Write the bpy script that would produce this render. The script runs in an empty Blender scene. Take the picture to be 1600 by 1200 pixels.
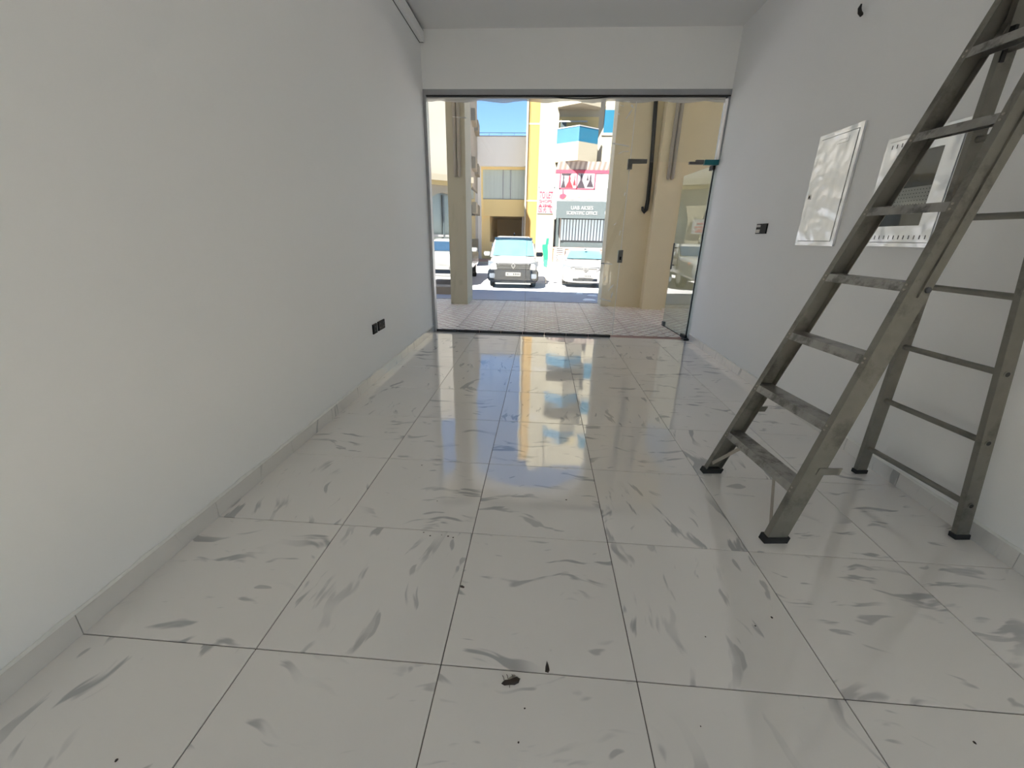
import bpy, math, random
from mathutils import Vector, Matrix
random.seed(7)
SC = bpy.context.scene
COL = SC.collection

# ------------------------------------------------------------------ camera
YAW, PIT, ROL = -6.46264539e-02, -3.45297851e-01, 2.10579327e-02
CAM = Vector((1.45987, -0.88171, 1.25418))
FPX = 637.12
def cam_axes():
    f = Vector((math.sin(YAW)*math.cos(PIT), math.cos(YAW)*math.cos(PIT), math.sin(PIT)))
    r = Vector((math.cos(YAW), -math.sin(YAW), 0)); u = r.cross(f)
    return math.cos(ROL)*r+math.sin(ROL)*u, -math.sin(ROL)*r+math.cos(ROL)*u, f
R_, U_, F_ = cam_axes()
cd = bpy.data.cameras.new('camera'); cam = bpy.data.objects.new('camera', cd); COL.objects.link(cam)
cd.sensor_fit = 'HORIZONTAL'; cd.sensor_width = 36.0; cd.lens = FPX*36.0/1600.0
cd.clip_start = 0.02; cd.clip_end = 500
m = Matrix((R_, U_, -F_)).transposed().to_4x4(); m.translation = CAM
cam.matrix_world = m
SC.camera = cam

# ------------------------------------------------------------------ sky, sun, exposure
SUN_EL, SUN_AZ = math.radians(52), math.radians(34)   # sun stands behind the shop, a little to the left
w = bpy.data.worlds.new('World'); SC.world = w; w.use_nodes = True
nt = w.node_tree; nt.nodes.clear()
sky = nt.nodes.new('ShaderNodeTexSky'); sky.sky_type = 'NISHITA'; sky.sun_disc = False
sky.sun_elevation = SUN_EL; sky.sun_rotation = math.radians(180)+SUN_AZ
sky.air_density = 1.0; sky.dust_density = 0.0; sky.ozone_density = 8.0
bg = nt.nodes.new('ShaderNodeBackground'); bg.inputs['Strength'].default_value = 0.080
wo = nt.nodes.new('ShaderNodeOutputWorld')
nt.links.new(sky.outputs[0], bg.inputs[0]); nt.links.new(bg.outputs[0], wo.inputs[0])
sd = bpy.data.lights.new('sun', 'SUN'); sd.energy = 13.0; sd.angle = 0.0095; sd.color = (1.0, 0.95, 0.87)
sun = bpy.data.objects.new('sun', sd); COL.objects.link(sun)
to_sun = Vector((-math.sin(SUN_AZ)*math.cos(SUN_EL), -math.cos(SUN_AZ)*math.cos(SUN_EL), math.sin(SUN_EL)))
sun.rotation_euler = to_sun.to_track_quat('Z', 'Y').to_euler(); sun.location = (0, 0, 30)
vs = SC.view_settings; vs.view_transform = 'Standard'; vs.look = 'None'; vs.exposure = 1.82; vs.gamma = 1.0
vs.use_curve_mapping = False
try:
    cy = SC.cycles
    cy.max_bounces = 9; cy.diffuse_bounces = 7; cy.glossy_bounces = 4; cy.transmission_bounces = 8
    cy.transparent_max_bounces = 24; cy.caustics_reflective = False; cy.caustics_refractive = False
    cy.sample_clamp_indirect = 6.0; cy.use_adaptive_sampling = True; cy.adaptive_threshold = 0.05; cy.use_denoising = True
except Exception: pass

# ------------------------------------------------------------------ materials
MATS = {}
def new_mat(name):
    mt = bpy.data.materials.new(name); mt.use_nodes = True
    n = mt.node_tree.nodes; b = n['Principled BSDF']
    MATS[name] = mt
    return mt, mt.node_tree, b
def S(v): return tuple((c/12.92 if c <= .04045 else ((c+.055)/1.055)**2.4) for c in [x/255 for x in v])
def pm(name, rgb, rough=.6, metal=0.0, vary=.06, scale=6.0, bump=0.0, bscale=60.0, ior=None, stretch=(1, 1, 1), dark=None, dscale=3.0, dlo=.55, dhi=.7, coat=0.0, bdetail=3):
    """painted/metal surface: base colour, fine variation, optional wear blotches and relief"""
    mt, t, b = new_mat(name); N = t.nodes; L = t.links
    tc = N.new('ShaderNodeTexCoord'); mp = N.new('ShaderNodeMapping'); mp.inputs['Scale'].default_value = stretch
    L.new(tc.outputs['Object'], mp.inputs[0])
    nz = N.new('ShaderNodeTexNoise'); nz.inputs['Scale'].default_value = scale; nz.inputs['Detail'].default_value = 4
    L.new(mp.outputs[0], nz.inputs['Vector'])
    mx = N.new('ShaderNodeMix'); mx.data_type = 'RGBA'
    lo = tuple(max(0, c*(1-vary)) for c in rgb)+(1,); hi = tuple(min(1, c*(1+vary)) for c in rgb)+(1,)
    mx.inputs[6].default_value = lo; mx.inputs[7].default_value = hi
    L.new(nz.outputs['Fac'], mx.inputs[0]); out = mx.outputs[2]
    if dark is not None:
        n2 = N.new('ShaderNodeTexNoise'); n2.inputs['Scale'].default_value = dscale; n2.inputs['Detail'].default_value = 6
        n2.inputs['Roughness'].default_value = .65
        L.new(mp.outputs[0], n2.inputs['Vector'])
        rp = N.new('ShaderNodeMapRange'); rp.inputs[1].default_value = dlo; rp.inputs[2].default_value = dhi
        L.new(n2.outputs['Fac'], rp.inputs[0])
        m2 = N.new('ShaderNodeMix'); m2.data_type = 'RGBA'; L.new(rp.outputs[0], m2.inputs[0])
        L.new(out, m2.inputs[6]); m2.inputs[7].default_value = tuple(dark)+(1,); out = m2.outputs[2]
    L.new(out, b.inputs['Base Color'])
    b.inputs['Roughness'].default_value = rough; b.inputs['Metallic'].default_value = metal
    if ior: b.inputs['IOR'].default_value = ior
    if coat: b.inputs['Coat Weight'].default_value = coat; b.inputs['Coat Roughness'].default_value = .05
    if bump:
        n3 = N.new('ShaderNodeTexNoise'); n3.inputs['Scale'].default_value = bscale; n3.inputs['Detail'].default_value = bdetail
        L.new(tc.outputs['Object'], n3.inputs['Vector'])
        bp = N.new('ShaderNodeBump'); bp.inputs['Strength'].default_value = 1.0; bp.inputs['Distance'].default_value = bump
        L.new(n3.outputs['Fac'], bp.inputs['Height']); L.new(bp.outputs[0], b.inputs['Normal'])
    return mt
def glass_mat(name, tint=(.96, .98, .97), rough=0.0, haze=0.0):
    """thin sheet glass: clear transmission plus a Fresnel reflection"""
    mt = bpy.data.materials.new(name); mt.use_nodes = True; t = mt.node_tree; N = t.nodes; L = t.links; N.clear()
    o = N.new('ShaderNodeOutputMaterial'); tr = N.new('ShaderNodeBsdfTransparent'); tr.inputs[0].default_value = tint+(1,)
    gl = N.new('ShaderNodeBsdfGlossy'); gl.inputs['Roughness'].default_value = rough; gl.inputs[0].default_value = (1, 1, 1, 1)
    lw = N.new('ShaderNodeLayerWeight'); lw.inputs['Blend'].default_value = .5
    pw = N.new('ShaderNodeMath'); pw.operation = 'POWER'; pw.inputs[1].default_value = 4.6; L.new(lw.outputs['Facing'], pw.inputs[0])
    mu = N.new('ShaderNodeMath'); mu.operation = 'MULTIPLY_ADD'; mu.inputs[1].default_value = .95; mu.inputs[2].default_value = .025; L.new(pw.outputs[0], mu.inputs[0])
    mx = N.new('ShaderNodeMixShader'); L.new(mu.outputs[0], mx.inputs[0]); L.new(tr.outputs[0], mx.inputs[1]); L.new(gl.outputs[0], mx.inputs[2])
    last = mx.outputs[0]
    if haze:
        df = N.new('ShaderNodeBsdfDiffuse'); df.inputs[0].default_value = (.85, .85, .83, 1)
        nz = N.new('ShaderNodeTexNoise'); nz.inputs['Scale'].default_value = 3.0; nz.inputs['Detail'].default_value = 8
        mr = N.new('ShaderNodeMapRange'); mr.inputs[1].default_value = .4; mr.inputs[2].default_value = .8; mr.inputs[4].default_value = haze
        L.new(nz.outputs['Fac'], mr.inputs[0])
        m2 = N.new('ShaderNodeMixShader'); L.new(mr.outputs[0], m2.inputs[0]); L.new(last, m2.inputs[1]); L.new(df.outputs[0], m2.inputs[2]); last = m2.outputs[0]
    L.new(last, o.inputs[0]); MATS[name] = mt
    return mt
def film_mat(name, rgb, alpha):
    mt = bpy.data.materials.new(name); mt.use_nodes = True; t = mt.node_tree; N = t.nodes; L = t.links; N.clear()
    o = N.new('ShaderNodeOutputMaterial'); tr = N.new('ShaderNodeBsdfTransparent')
    df = N.new('ShaderNodeBsdfPrincipled'); df.inputs['Base Color'].default_value = rgb+(1,); df.inputs['Roughness'].default_value = .35
    nz = N.new('ShaderNodeTexNoise'); nz.inputs['Scale'].default_value = 8.0; nz.inputs['Detail'].default_value = 5
    mr = N.new('ShaderNodeMapRange'); mr.inputs[1].default_value = .3; mr.inputs[2].default_value = .7; mr.inputs[3].default_value = alpha*.6; mr.inputs[4].default_value = min(1, alpha*1.2)
    L.new(nz.outputs['Fac'], mr.inputs[0])
    mx = N.new('ShaderNodeMixShader'); L.new(mr.outputs[0], mx.inputs[0]); L.new(tr.outputs[0], mx.inputs[1]); L.new(df.outputs[0], mx.inputs[2])
    L.new(mx.outputs[0], o.inputs[0]); MATS[name] = mt
    return mt
def marble_mat(name, base, vein, rough, amount=.85, per_tile=True):
    mt, t, b = new_mat(name); N = t.nodes; L = t.links
    tc = N.new('ShaderNodeTexCoord'); oi = N.new('ShaderNodeObjectInfo')
    def math_(op, a=None, c=None, d=None):
        x = N.new('ShaderNodeMath'); x.operation = op
        for i, v in enumerate((a, c, d)):
            if v is None: continue
            if isinstance(v, (int, float)): x.inputs[i].default_value = v
            else: L.new(v, x.inputs[i])
        return x.outputs[0]
    W = math_('MULTIPLY', oi.outputs['Random'], 37.0)
    def noise(vec, scale, detail, rough_=.5, off=0.0, col=False):
        n = N.new('ShaderNodeTexNoise'); n.noise_dimensions = '4D'
        n.inputs['Scale'].default_value = scale; n.inputs['Detail'].default_value = detail; n.inputs['Roughness'].default_value = rough_
        L.new(vec, n.inputs['Vector']); L.new(math_('ADD', W, off), n.inputs['W'])
        return n.outputs['Color' if col else 'Fac']
    wn = noise(tc.outputs['Object'], 2.6, 2, .5, 3.0, True)
    vm = N.new('ShaderNodeVectorMath'); vm.operation = 'MULTIPLY_ADD'; L.new(wn, vm.inputs[0])
    vm.inputs[1].default_value = (.34, .34, 0); L.new(tc.outputs['Object'], vm.inputs[2])
    mp = N.new('ShaderNodeMapping'); mp.vector_type = 'POINT'
    mp.inputs['Rotation'].default_value = (0, 0, math.radians(38)); mp.inputs['Scale'].default_value = (3.0, 13.5, 1.0)
    L.new(vm.outputs[0], mp.inputs[0])
    v1 = noise(mp.outputs[0], 1.0, 3.0, .55, 0.0)
    mp2 = N.new('ShaderNodeMapping'); mp2.inputs['Rotation'].default_value = (0, 0, math.radians(20)); mp2.inputs['Scale'].default_value = (5.5, 20.0, 1.0)
    L.new(vm.outputs[0], mp2.inputs[0])
    v2 = noise(mp2.outputs[0], 1.0, 2.0, .5, 11.0)
    def ramp(x, lo, hi, to=1.0):
        r = N.new('ShaderNodeMapRange'); r.interpolation_type = 'SMOOTHSTEP'; r.inputs[1].default_value = lo; r.inputs[2].default_value = hi; r.inputs[4].default_value = to
        L.new(x, r.inputs[0]); return r.outputs[0]
    mask = ramp(noise(tc.outputs['Object'], 3.2, 1.5, .5, 21.0), .42, .60)
    a = math_('MULTIPLY', ramp(v1, .57, .625), mask)
    c = math_('MULTIPLY', ramp(v2, .65, .70), .75)
    f = math_('MULTIPLY', math_('MAXIMUM', a, c), amount)
    cl = ramp(noise(tc.outputs['Object'], 1.6, 2.0, .5, 31.0), .3, .7)
    mb = N.new('ShaderNodeMix'); mb.data_type = 'RGBA'; L.new(cl, mb.inputs[0])
    mb.inputs[6].default_value = tuple(x*.96 for x in base)+(1,); mb.inputs[7].default_value = base+(1,)
    mx = N.new('ShaderNodeMix'); mx.data_type = 'RGBA'; L.new(f, mx.inputs[0]); L.new(mb.outputs[2], mx.inputs[6]); mx.inputs[7].default_value = vein+(1,)
    L.new(mx.outputs[2], b.inputs['Base Color'])
    b.inputs['Roughness'].default_value = rough; b.inputs['IOR'].default_value = 2.2
    nb = N.new('ShaderNodeTexNoise'); nb.inputs['Scale'].default_value = 5.0; nb.inputs['Detail'].default_value = 1
    L.new(tc.outputs['Object'], nb.inputs['Vector'])
    bp = N.new('ShaderNodeBump'); bp.inputs['Distance'].default_value = .0009; L.new(nb.outputs['Fac'], bp.inputs['Height']); L.new(bp.outputs[0], b.inputs['Normal'])
    return mt
def paver_mat(name):
    """stamped outdoor tile with a lozenge relief"""
    mt, t, b = new_mat(name); N = t.nodes; L = t.links
    tc = N.new('ShaderNodeTexCoord'); mp = N.new('ShaderNodeMapping'); mp.inputs['Rotation'].default_value = (0, 0, math.radians(45)); mp.inputs['Scale'].default_value = (1, 1, 1)
    L.new(tc.outputs['Object'], mp.inputs[0])
    br = N.new('ShaderNodeTexBrick'); br.offset = 0.0; br.inputs['Scale'].default_value = 1.0
    br.inputs['Brick Width'].default_value = .1178; br.inputs['Row Height'].default_value = .1178; br.inputs['Mortar Size'].default_value = .012; br.inputs['Mortar Smooth'].default_value = .3
    br.inputs['Color1'].default_value = S((240, 232, 222))+(1,); br.inputs['Color2'].default_value = S((226, 210, 198))+(1,); br.inputs['Mortar'].default_value = S((186, 160, 150))+(1,)
    L.new(mp.outputs[0], br.inputs['Vector'])
    nz = N.new('ShaderNodeTexNoise'); nz.inputs['Scale'].default_value = 30; nz.inputs['Detail'].default_value = 4; L.new(tc.outputs['Object'], nz.inputs['Vector'])
    mx = N.new('ShaderNodeMix'); mx.data_type = 'RGBA'; mx.blend_type = 'MULTIPLY'; mx.inputs[0].default_value = .35
    L.new(br.outputs['Color'], mx.inputs[6]); L.new(nz.outputs['Color'], mx.inputs[7])
    hs = N.new('ShaderNodeHueSaturation'); hs.inputs['Saturation'].default_value = .7; hs.inputs['Value'].default_value = 1.35; L.new(mx.outputs[2], hs.inputs['Color'])
    L.new(hs.outputs[0], b.inputs['Base Color']); b.inputs['Roughness'].default_value = .45
    bp = N.new('ShaderNodeBump'); bp.inputs['Distance'].default_value = .003; bp.invert = True; L.new(br.outputs['Fac'], bp.inputs['Height']); L.new(bp.outputs[0], b.inputs['Normal'])
    return mt

pm('wall_paint', (.925, .928, .928), .75, vary=.015, scale=1.2, bump=.0006, bscale=25)
pm('ceiling_paint', (.80, .80, .80), .8, vary=.01, scale=1.0)
pm('grout', (.13, .115, .10), .9)
marble_mat('marble', (.86, .835, .805), (.40, .405, .415), .05)
marble_mat('marble_skirting', (.76, .74, .715), (.45, .45, .45), .12)
pm('plaster_edge', (.83, .83, .80), .8, vary=.1, scale=30, bump=.003, bscale=40)
pm('aluminium', (.42, .43, .45), .35, .7, vary=.08, scale=8)
pm('black_rubber', (.02, .02, .02), .6)
pm('black_plastic', (.004, .004, .004), .45, ior=1.25)
pm('grey_plastic', (.55, .53, .50), .35)
pm('chrome', (.75, .74, .72), .2, .9)
pm('car_chrome', (.22, .22, .23), .3, .6)
pm('patch_grey', (.13, .13, .12), .4, .3)
pm('teal_film', (.005, .16, .20), .3)
glass_mat('shop_glass', (.975, .985, .975))
glass_mat('door_glass', (.80, .86, .84))
glass_mat('clear_window', (.9, .92, .92))
film_mat('tape_film', (.80, .80, .79), .62)
pm('white_smear', (.86, .86, .83), .7, vary=.1)
pm('panel_paint', (.93, .95, .975), .28, .72, vary=.02, scale=3, bump=.026, bscale=7.0, bdetail=1.0)
pm('dark_grey', (.06, .065, .07), .4)
pm('mid_grey', (.22, .22, .21), .5)
pm('ladder_alu', (.245, .235, .205), .42, .55, vary=.22, scale=14, dark=(.085, .078, .065), dscale=7, dlo=.52, dhi=.75, bump=.0006, bscale=60)
pm('ladder_tread', (.36, .35, .325), .38, .6, vary=.3, scale=20, dark=(.17, .165, .15), dscale=14, dlo=.48, dhi=.62, stretch=(1, 1, 1), bump=.0012, bscale=90)
pm('brown_debris', (.03, .017, .01), .5, vary=.5, scale=200)
pm('pale_debris', (.35, .31, .26), .6, vary=.4, scale=200)
# outdoors
paver_mat('paver')
pm('red_paver', S((168, 136, 128)), .55, vary=.15, scale=20)
pm('olive_plaster', S((186, 180, 160)), .85, vary=.05, scale=3, bump=.002, bscale=18, stretch=(3, 3, .6), dark=S((170, 163, 142)), dscale=2.0)
pm('beige_plaster', S((228, 216, 186)), .85, vary=.05, scale=3, bump=.002, bscale=18)
pm('pale_side', S((226, 220, 208)), .85, vary=.05, scale=4)
pm('pipe_grey', S((168, 160, 148)), .5, vary=.1)
pm('asphalt', S((168, 165, 168)), .85, vary=.12, scale=.8, dark=S((150, 148, 154)), dscale=.5, bump=.004, bscale=30)
pm('kerb_stone', S((170, 163, 152)), .85, vary=.1)
pm('brown_kerb', S((150, 136, 118)), .85, vary=.15)
pm('pink_paving', S((172, 138, 128)), .8, vary=.1, scale=3)
pm('cream_wall', S((122, 116, 101)), .85, vary=.03, scale=.6)
pm('pale_wall', S((136, 131, 122)), .85, vary=.04, scale=.8, dark=S((126, 120, 112)), dscale=.7)
pm('garage_yellow', S((240, 214, 150)), .85, vary=.04, scale=.8)
pm('garage_tan', S((206, 182, 132)), .85, vary=.05, scale=.8)
pm('grey_beige_wall', S((236, 229, 216)), .85, vary=.04, scale=.8)
pm('soffit_paint', (.86, .85, .82), .85, vary=.02)
pm('yellow_wall', S((124, 99, 52)), .85, vary=.04, scale=.8)
pm('light_yellow', S((150, 134, 92)), .85, vary=.04, scale=.8)
pm('tan_wall', S((176, 156, 112)), .85, vary=.06, scale=1)
pm('groove_grey', S((150, 148, 150)), .8)
pm('blue_glass', S((40, 92, 112)), .06, .35, vary=.15, scale=.8)
pm('sky_glass', S((66, 106, 130)), .06, .3, vary=.25, scale=1.2)
pm('office_glass', S((120, 128, 126)), .08, .2, vary=.2, scale=.7)
pm('curtain', S((196, 206, 196)), .7, vary=.12, scale=1.2, stretch=(9, 1, .2))
pm('blind', S((176, 196, 202)), .6, vary=.08, scale=2)
pm('shop_dark', S((58, 66, 68)), .3, vary=.15, scale=2)
pm('sign_grey', S((60, 68, 70)), .5, vary=.05)
pm('sign_white', S((120, 120, 120)), .5, vary=.01)
pm('sign_red', S((140, 26, 54)), .5, vary=.03)
pm('sign_pinkred', S((140, 42, 60)), .5, vary=.05)
pm('poster_bg', S((92, 93, 95)), .5, vary=.22, scale=.7, stretch=(1, 1, 3), dark=S((116, 118, 120)), dscale=.9, dlo=.45, dhi=.6)
pm('poster_black', S((35, 25, 32)), .5)
pm('poster_crimson', S((140, 18, 30)), .5, vary=.2, scale=8)
pm('poster_faint', S((150, 150, 160)), .5)
pm('poster_gold', S((206, 178, 120)), .5, vary=.3, scale=4)
pm('stripe_dark', S((108, 97, 89)), .8)
pm('stripe_light', S((138, 128, 118)), .8)
pm('railing', S((110, 130, 170)), .5)
pm('louver_dark', S((45, 45, 48)), .5)
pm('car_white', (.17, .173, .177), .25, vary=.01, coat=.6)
pm('car_black', (.006, .008, .012), .8, vary=.1, ior=1.12)
pm('windscreen', S((66, 98, 110)), .1, .0, vary=.25, scale=2.5)
pm('windscreen_dark', S((28, 44, 60)), .1, .0, vary=.3, scale=3)
pm('lamp_lens', (.10, .115, .14), .08, .2, vary=.2, scale=9)
pm('amber_lens', S((220, 150, 120)), .15)
pm('tyre', (.012, .012, .012), .9, ior=1.15)
pm('plate', S((112, 112, 110)), .5)
pm('green_wrap', S((0, 130, 80)), .55, vary=.05)
pm('paper', S((240, 240, 238)), .8)
for k_ in ('car_black', 'tyre'): MATS[k_].node_tree.nodes['Principled BSDF'].inputs['Specular IOR Level'].default_value = 0.0

# ------------------------------------------------------------------ builders
class MB:
    def __init__(s): s.v = []; s.f = []
    def add(s, vs, fs):
        o = len(s.v); s.v += [tuple(x) for x in vs]; s.f += [tuple(i+o for i in f) for f in fs]; return s
    def box(s, x0, x1, y0, y1, z0, z1):
        return s.hexa([(x0, y0, z0), (x1, y0, z0), (x1, y1, z0), (x0, y1, z0), (x0, y0, z1), (x1, y0, z1), (x1, y1, z1), (x0, y1, z1)])
    def hexa(s, p):
        return s.add(p, [(0, 3, 2, 1), (4, 5, 6, 7), (0, 1, 5, 4), (1, 2, 6, 5), (2, 3, 7, 6), (3, 0, 4, 7)])
    def cbox(s, x0, x1, y0, y1, z0, z1, c):
        """box with chamfered upright and top edges (loft of three octagon rings)"""
        def ring(z, k):
            a, b, e, d = x0+k, x1-k, y0+k, y1-k
            return [(a+c, e, z), (b-c, e, z), (b, e+c, z), (b, d-c, z), (b-c, d, z), (a+c, d, z), (a, d-c, z), (a, e+c, z)]
        return s.loft([ring(z0, 0), ring(z1-c, 0), ring(z1, c)])
    def loft(s, rings, cap=True, closed=True):
        n = len(rings[0]); o = []; vs = [p for r in rings for p in r]
        for k in range(len(rings)-1):
            for i in range(n if closed else n-1):
                j = (i+1) % n; o.append((k*n+i, k*n+j, (k+1)*n+j, (k+1)*n+i))
        if cap: o.append(tuple(range(n-1, -1, -1))); o.append(tuple((len(rings)-1)*n+i for i in range(n)))
        return s.add(vs, o)
    def tube(s, pts, r, n=10, cap=True):
        pts = [Vector(p) for p in pts]; rings = []; prev = None
        for i, p in enumerate(pts):
            d = (pts[min(i+1, len(pts)-1)]-pts[max(i-1, 0)]).normalized()
            if prev is None:
                a = d.cross(Vector((0, 0, 1)));  a = a if a.length > 1e-3 else d.cross(Vector((1, 0, 0)))
            else: a = prev-d*prev.dot(d)
            a.normalize(); prev = a; b = d.cross(a)
            rr = r[i] if isinstance(r, (list, tuple)) else r
            rings.append([tuple(p+rr*(math.cos(2*math.pi*k/n)*a+math.sin(2*math.pi*k/n)*b)) for k in range(n)])
        return s.loft(rings, cap)
    def prism(s, poly, axis, a, b):
        """extrude a 2-D polygon along an axis: 'y' polygon is (x,z), 'x' polygon is (y,z), 'z' polygon is (x,y)"""
        def P(q, t): return {'y': (q[0], t, q[1]), 'x': (t, q[0], q[1]), 'z': (q[0], q[1], t)}[axis]
        return s.loft([[P(q, a) for q in poly], [P(q, b) for q in poly]])
    def build(s, name, mat, parent=None, org=None, smooth=False):
        if org is None: org = worg(parent) if parent else Vector((0, 0, 0))
        me = bpy.data.meshes.new(name); me.from_pydata([tuple(Vector(p)-org) for p in s.v], [], s.f)
        bm_fix(me)
        if smooth:
            for p in me.polygons: p.use_smooth = True
            try: me.set_sharp_from_angle(angle=math.radians(38))
            except Exception: pass
        me.materials.append(MATS[mat]); o = bpy.data.objects.new(name, me); COL.objects.link(o)
        if parent: o.parent = parent
        return o
def bm_fix(me):
    import bmesh
    b = bmesh.new(); b.from_mesh(me); bmesh.ops.recalc_face_normals(b, faces=b.faces); b.to_mesh(me); b.free()
def worg(o):
    v = Vector((0, 0, 0))
    while o: v += o.location; o = o.parent
    return v
def tag(o, label, cat, group=None, kind=None):
    o['label'] = label; o['category'] = cat
    if group: o['group'] = group
    if kind: o['kind'] = kind
    return o
def empty(name, loc, label, cat, group=None, kind=None, rz=0.0):
    o = bpy.data.objects.new(name, None); o.location = loc; o.rotation_euler = (0, 0, rz); o.empty_display_size = .1; COL.objects.link(o)
    return tag(o, label, cat, group, kind)
def struct(name, mb, mat, label, cat): return tag(mb.build(name, mat), label, cat, kind='structure')
def box(*a): return MB().box(*a)
def text(name, body, height, x, y, z, mat, parent, width=None, depth=.004, org=None):
    """lettering facing -Y, centred on x, baseline at z; width squeezes it to a given length"""
    cu = bpy.data.curves.new('lettering', 'FONT'); cu.body = body; cu.align_x = 'CENTER'; cu.size = 1.0; cu.extrude = .01; cu.offset = .012
    ob = bpy.data.objects.new('lettering', cu); COL.objects.link(ob)
    dg = bpy.context.evaluated_depsgraph_get(); dg.update()
    me = bpy.data.meshes.new_from_object(ob.evaluated_get(dg)); bpy.data.objects.remove(ob)
    xs = [v.co.x for v in me.vertices]; ys = [v.co.y for v in me.vertices]
    x0, x1, y0, y1 = min(xs), max(xs), min(ys), max(ys); ky = height/(y1-y0); kx = (width/(x1-x0)) if width else ky
    org = worg(parent) if org is None else org
    for v in me.vertices:
        c = v.co.copy(); v.co = Vector((x+(c.x-(x0+x1)/2)*kx, y-(1 if c.z > 0 else 0)*depth, z+(c.y-y0)*ky))-org
    me.materials.clear(); me.materials.append(MATS[mat]); me.name = name
    o = bpy.data.objects.new(name, me); COL.objects.link(o); o.parent = parent
    return o
def dup(src, parent, loc=None, rz=None):
    o = src.copy(); COL.objects.link(o); o.parent = parent
    if loc is not None: o.location = loc
    if rz is not None: o.rotation_euler = (0, 0, rz)
    return o

# ------------------------------------------------------------------ room shell
XR, YG, YB, ZC = 3.47, 4.65, -2.4, 3.40
fl = struct('floor', box(-.02, XR+.02, YB-.02, YG-.0, -.20, -.004), 'grout', 'floor of glossy white marble tiles with dark joints', 'floor')
TG = .0016
def tile_mesh(x, y, sx, sy, name='tile'):
    mb = MB().cbox(-sx/2, sx/2, -sy/2, sy/2, -.006, 0, .0012); o = mb.build(name, 'marble', fl, org=Vector((0, 0, 0))); o.location = (x, y, 0); return o
full = None
cols = [(.6*i, .6*(i+1)) for i in range(5)]+[(3.0, XR-.001)]
rows = [(-2.4+.6*j, -1.8+.6*j) for j in range(11)]+[(4.2, YG-.002)]
edge = {}
for j, (y0, y1) in enumerate(rows):
    for i, (x0, x1) in enumerate(cols):
        c = ((x0+x1)/2, (y0+y1)/2, 0); sx, sy = x1-x0-2*TG, y1-y0-2*TG; key = (round(sx, 3), round(sy, 3))
        if key not in edge: edge[key] = tile_mesh(c[0], c[1], sx, sy)
        else:
            rz = random.choice((0, 1, 2, 3))*math.pi/2 if key == (round(.6-2*TG, 3),)*2 else random.choice((0, math.pi))
            dup(edge[key], fl, c, rz)

wl = struct('wall_left', box(-.15, 0, YB-.15, 4.80, -.02, ZC+.1), 'wall_paint', 'long white painted wall with two black sockets low down', 'wall')
wr = struct('wall_right', box(XR, XR+.15, YB-.15, 4.80, -.02, ZC+.1), 'wall_paint', 'white painted wall behind the ladder with two electrical boxes', 'wall')
struct('wall_back', box(0, XR, YB-.15, YB, 0.68, ZC+.1), 'wall_paint', 'white wall band over the added rear glazing, behind the viewer', 'wall')
rw = empty('rear_fill_window', (XR/2, YB-.1, 0), 'full-width glazed opening added behind the viewer to let daylight in', 'window', kind='structure')  # unseen opening, added so sun and sky fill the room from behind
for k in range(3):
    a = XR*k/3; box(a+.03, a+XR/3-.03, YB-.106, YB-.094, .03, 0.65).build('pane', 'clear_window', rw)
    box(a, a+.03, YB-.13, YB-.07, .03, 0.65).build('mullion', 'aluminium', rw); box(a+XR/3-.03, a+XR/3, YB-.13, YB-.07, .03, 0.65).build('mullion', 'aluminium', rw)
box(0, XR, YB-.13, YB-.07, 0.65, 0.68).build('frame_rail', 'aluminium', rw); box(0, XR, YB-.13, YB-.07, 0, .03).build('frame_rail', 'aluminium', rw)
struct('wall_front', box(0, XR, 4.60, 4.80, 2.84, ZC+.1), 'wall_paint', 'white wall band above the glass shopfront', 'wall')
struct('ceiling', box(0, XR, YB, 4.60, ZC, ZC+.1), 'ceiling_paint', 'plain white painted ceiling', 'ceiling')
# skirting: one marble piece per tile length, with a rough plaster edge on top
def skirting(name, x0, x1, xp0, xp1, label):
    root = empty(name, (0, 0, 0), label, 'baseboard', kind='structure')
    for j, (y0, y1) in enumerate(rows):
        MB().box(x0, x1, y0+.0012, y1-.0012, .0005, .082).build('skirting_tile', 'marble_skirting', root)
    mb = MB(); n = 120; ring = []
    for k in range(n+1):
        y = YB+.02+(4.62-YB-.02)*k/n; t = .004+.007*random.random(); h = .083+.004*random.random()
        ring.append([(xp0, y, .0825), (xp1, y, .0825) if xp1 > xp0 else (xp1, y, .0825), (xp0+(xp1-xp0)*.35, y, h+t), (xp0, y, h+t)])
    mb.loft(ring).build('plaster_edge', 'plaster_edge', root)
skirting('baseboard_left', .0005, .009, .0004, .010, 'grey marble skirting tiles along the long bare wall')
skirting('baseboard_right', XR-.009, XR-.0005, XR-.0004, XR-.010, 'grey marble skirting tiles along the wall behind the ladder')

# ------------------------------------------------------------------ glass shopfront
win = empty('window_1', (1.25, YG, 0), 'frameless glass shopfront with grey metal channels', 'window', kind='structure')
box(0, XR, 4.60, 4.70, 2.785, 2.84).build('top_channel', 'aluminium', win)
box(.002, XR-.002, 4.605, 4.695, 2.772, 2.785).build('channel_gasket', 'black_rubber', win)
box(.0, .035, 4.60, 4.70, 0, 2.785).build('side_channel', 'aluminium', win)
box(XR-.020, XR, 4.61, 4.69, 2.152, 2.785).build('side_channel', 'aluminium', win)
for k in range(8):
    a = .035+k*(2.43-.035)/8; b = a+(2.43-.035)/8
    t = box(a+.004, b-.004, 4.632, 4.668, .0, .030).build('bottom_track', 'black_rubber', win)
    box(a+.02, b-.02, 4.6305, 4.632, .008, .022).build('track_block', 'dark_grey', t)
DX0, DX1, DZ = 2.450, 3.440, 2.125
box(.035, 1.2535, 4.644, 4.656, .030, 2.775).build('pane', 'shop_glass', win)
box(1.2565, DX0, 4.644, 4.656, .030, 2.775).build('pane', 'shop_glass', win)
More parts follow.
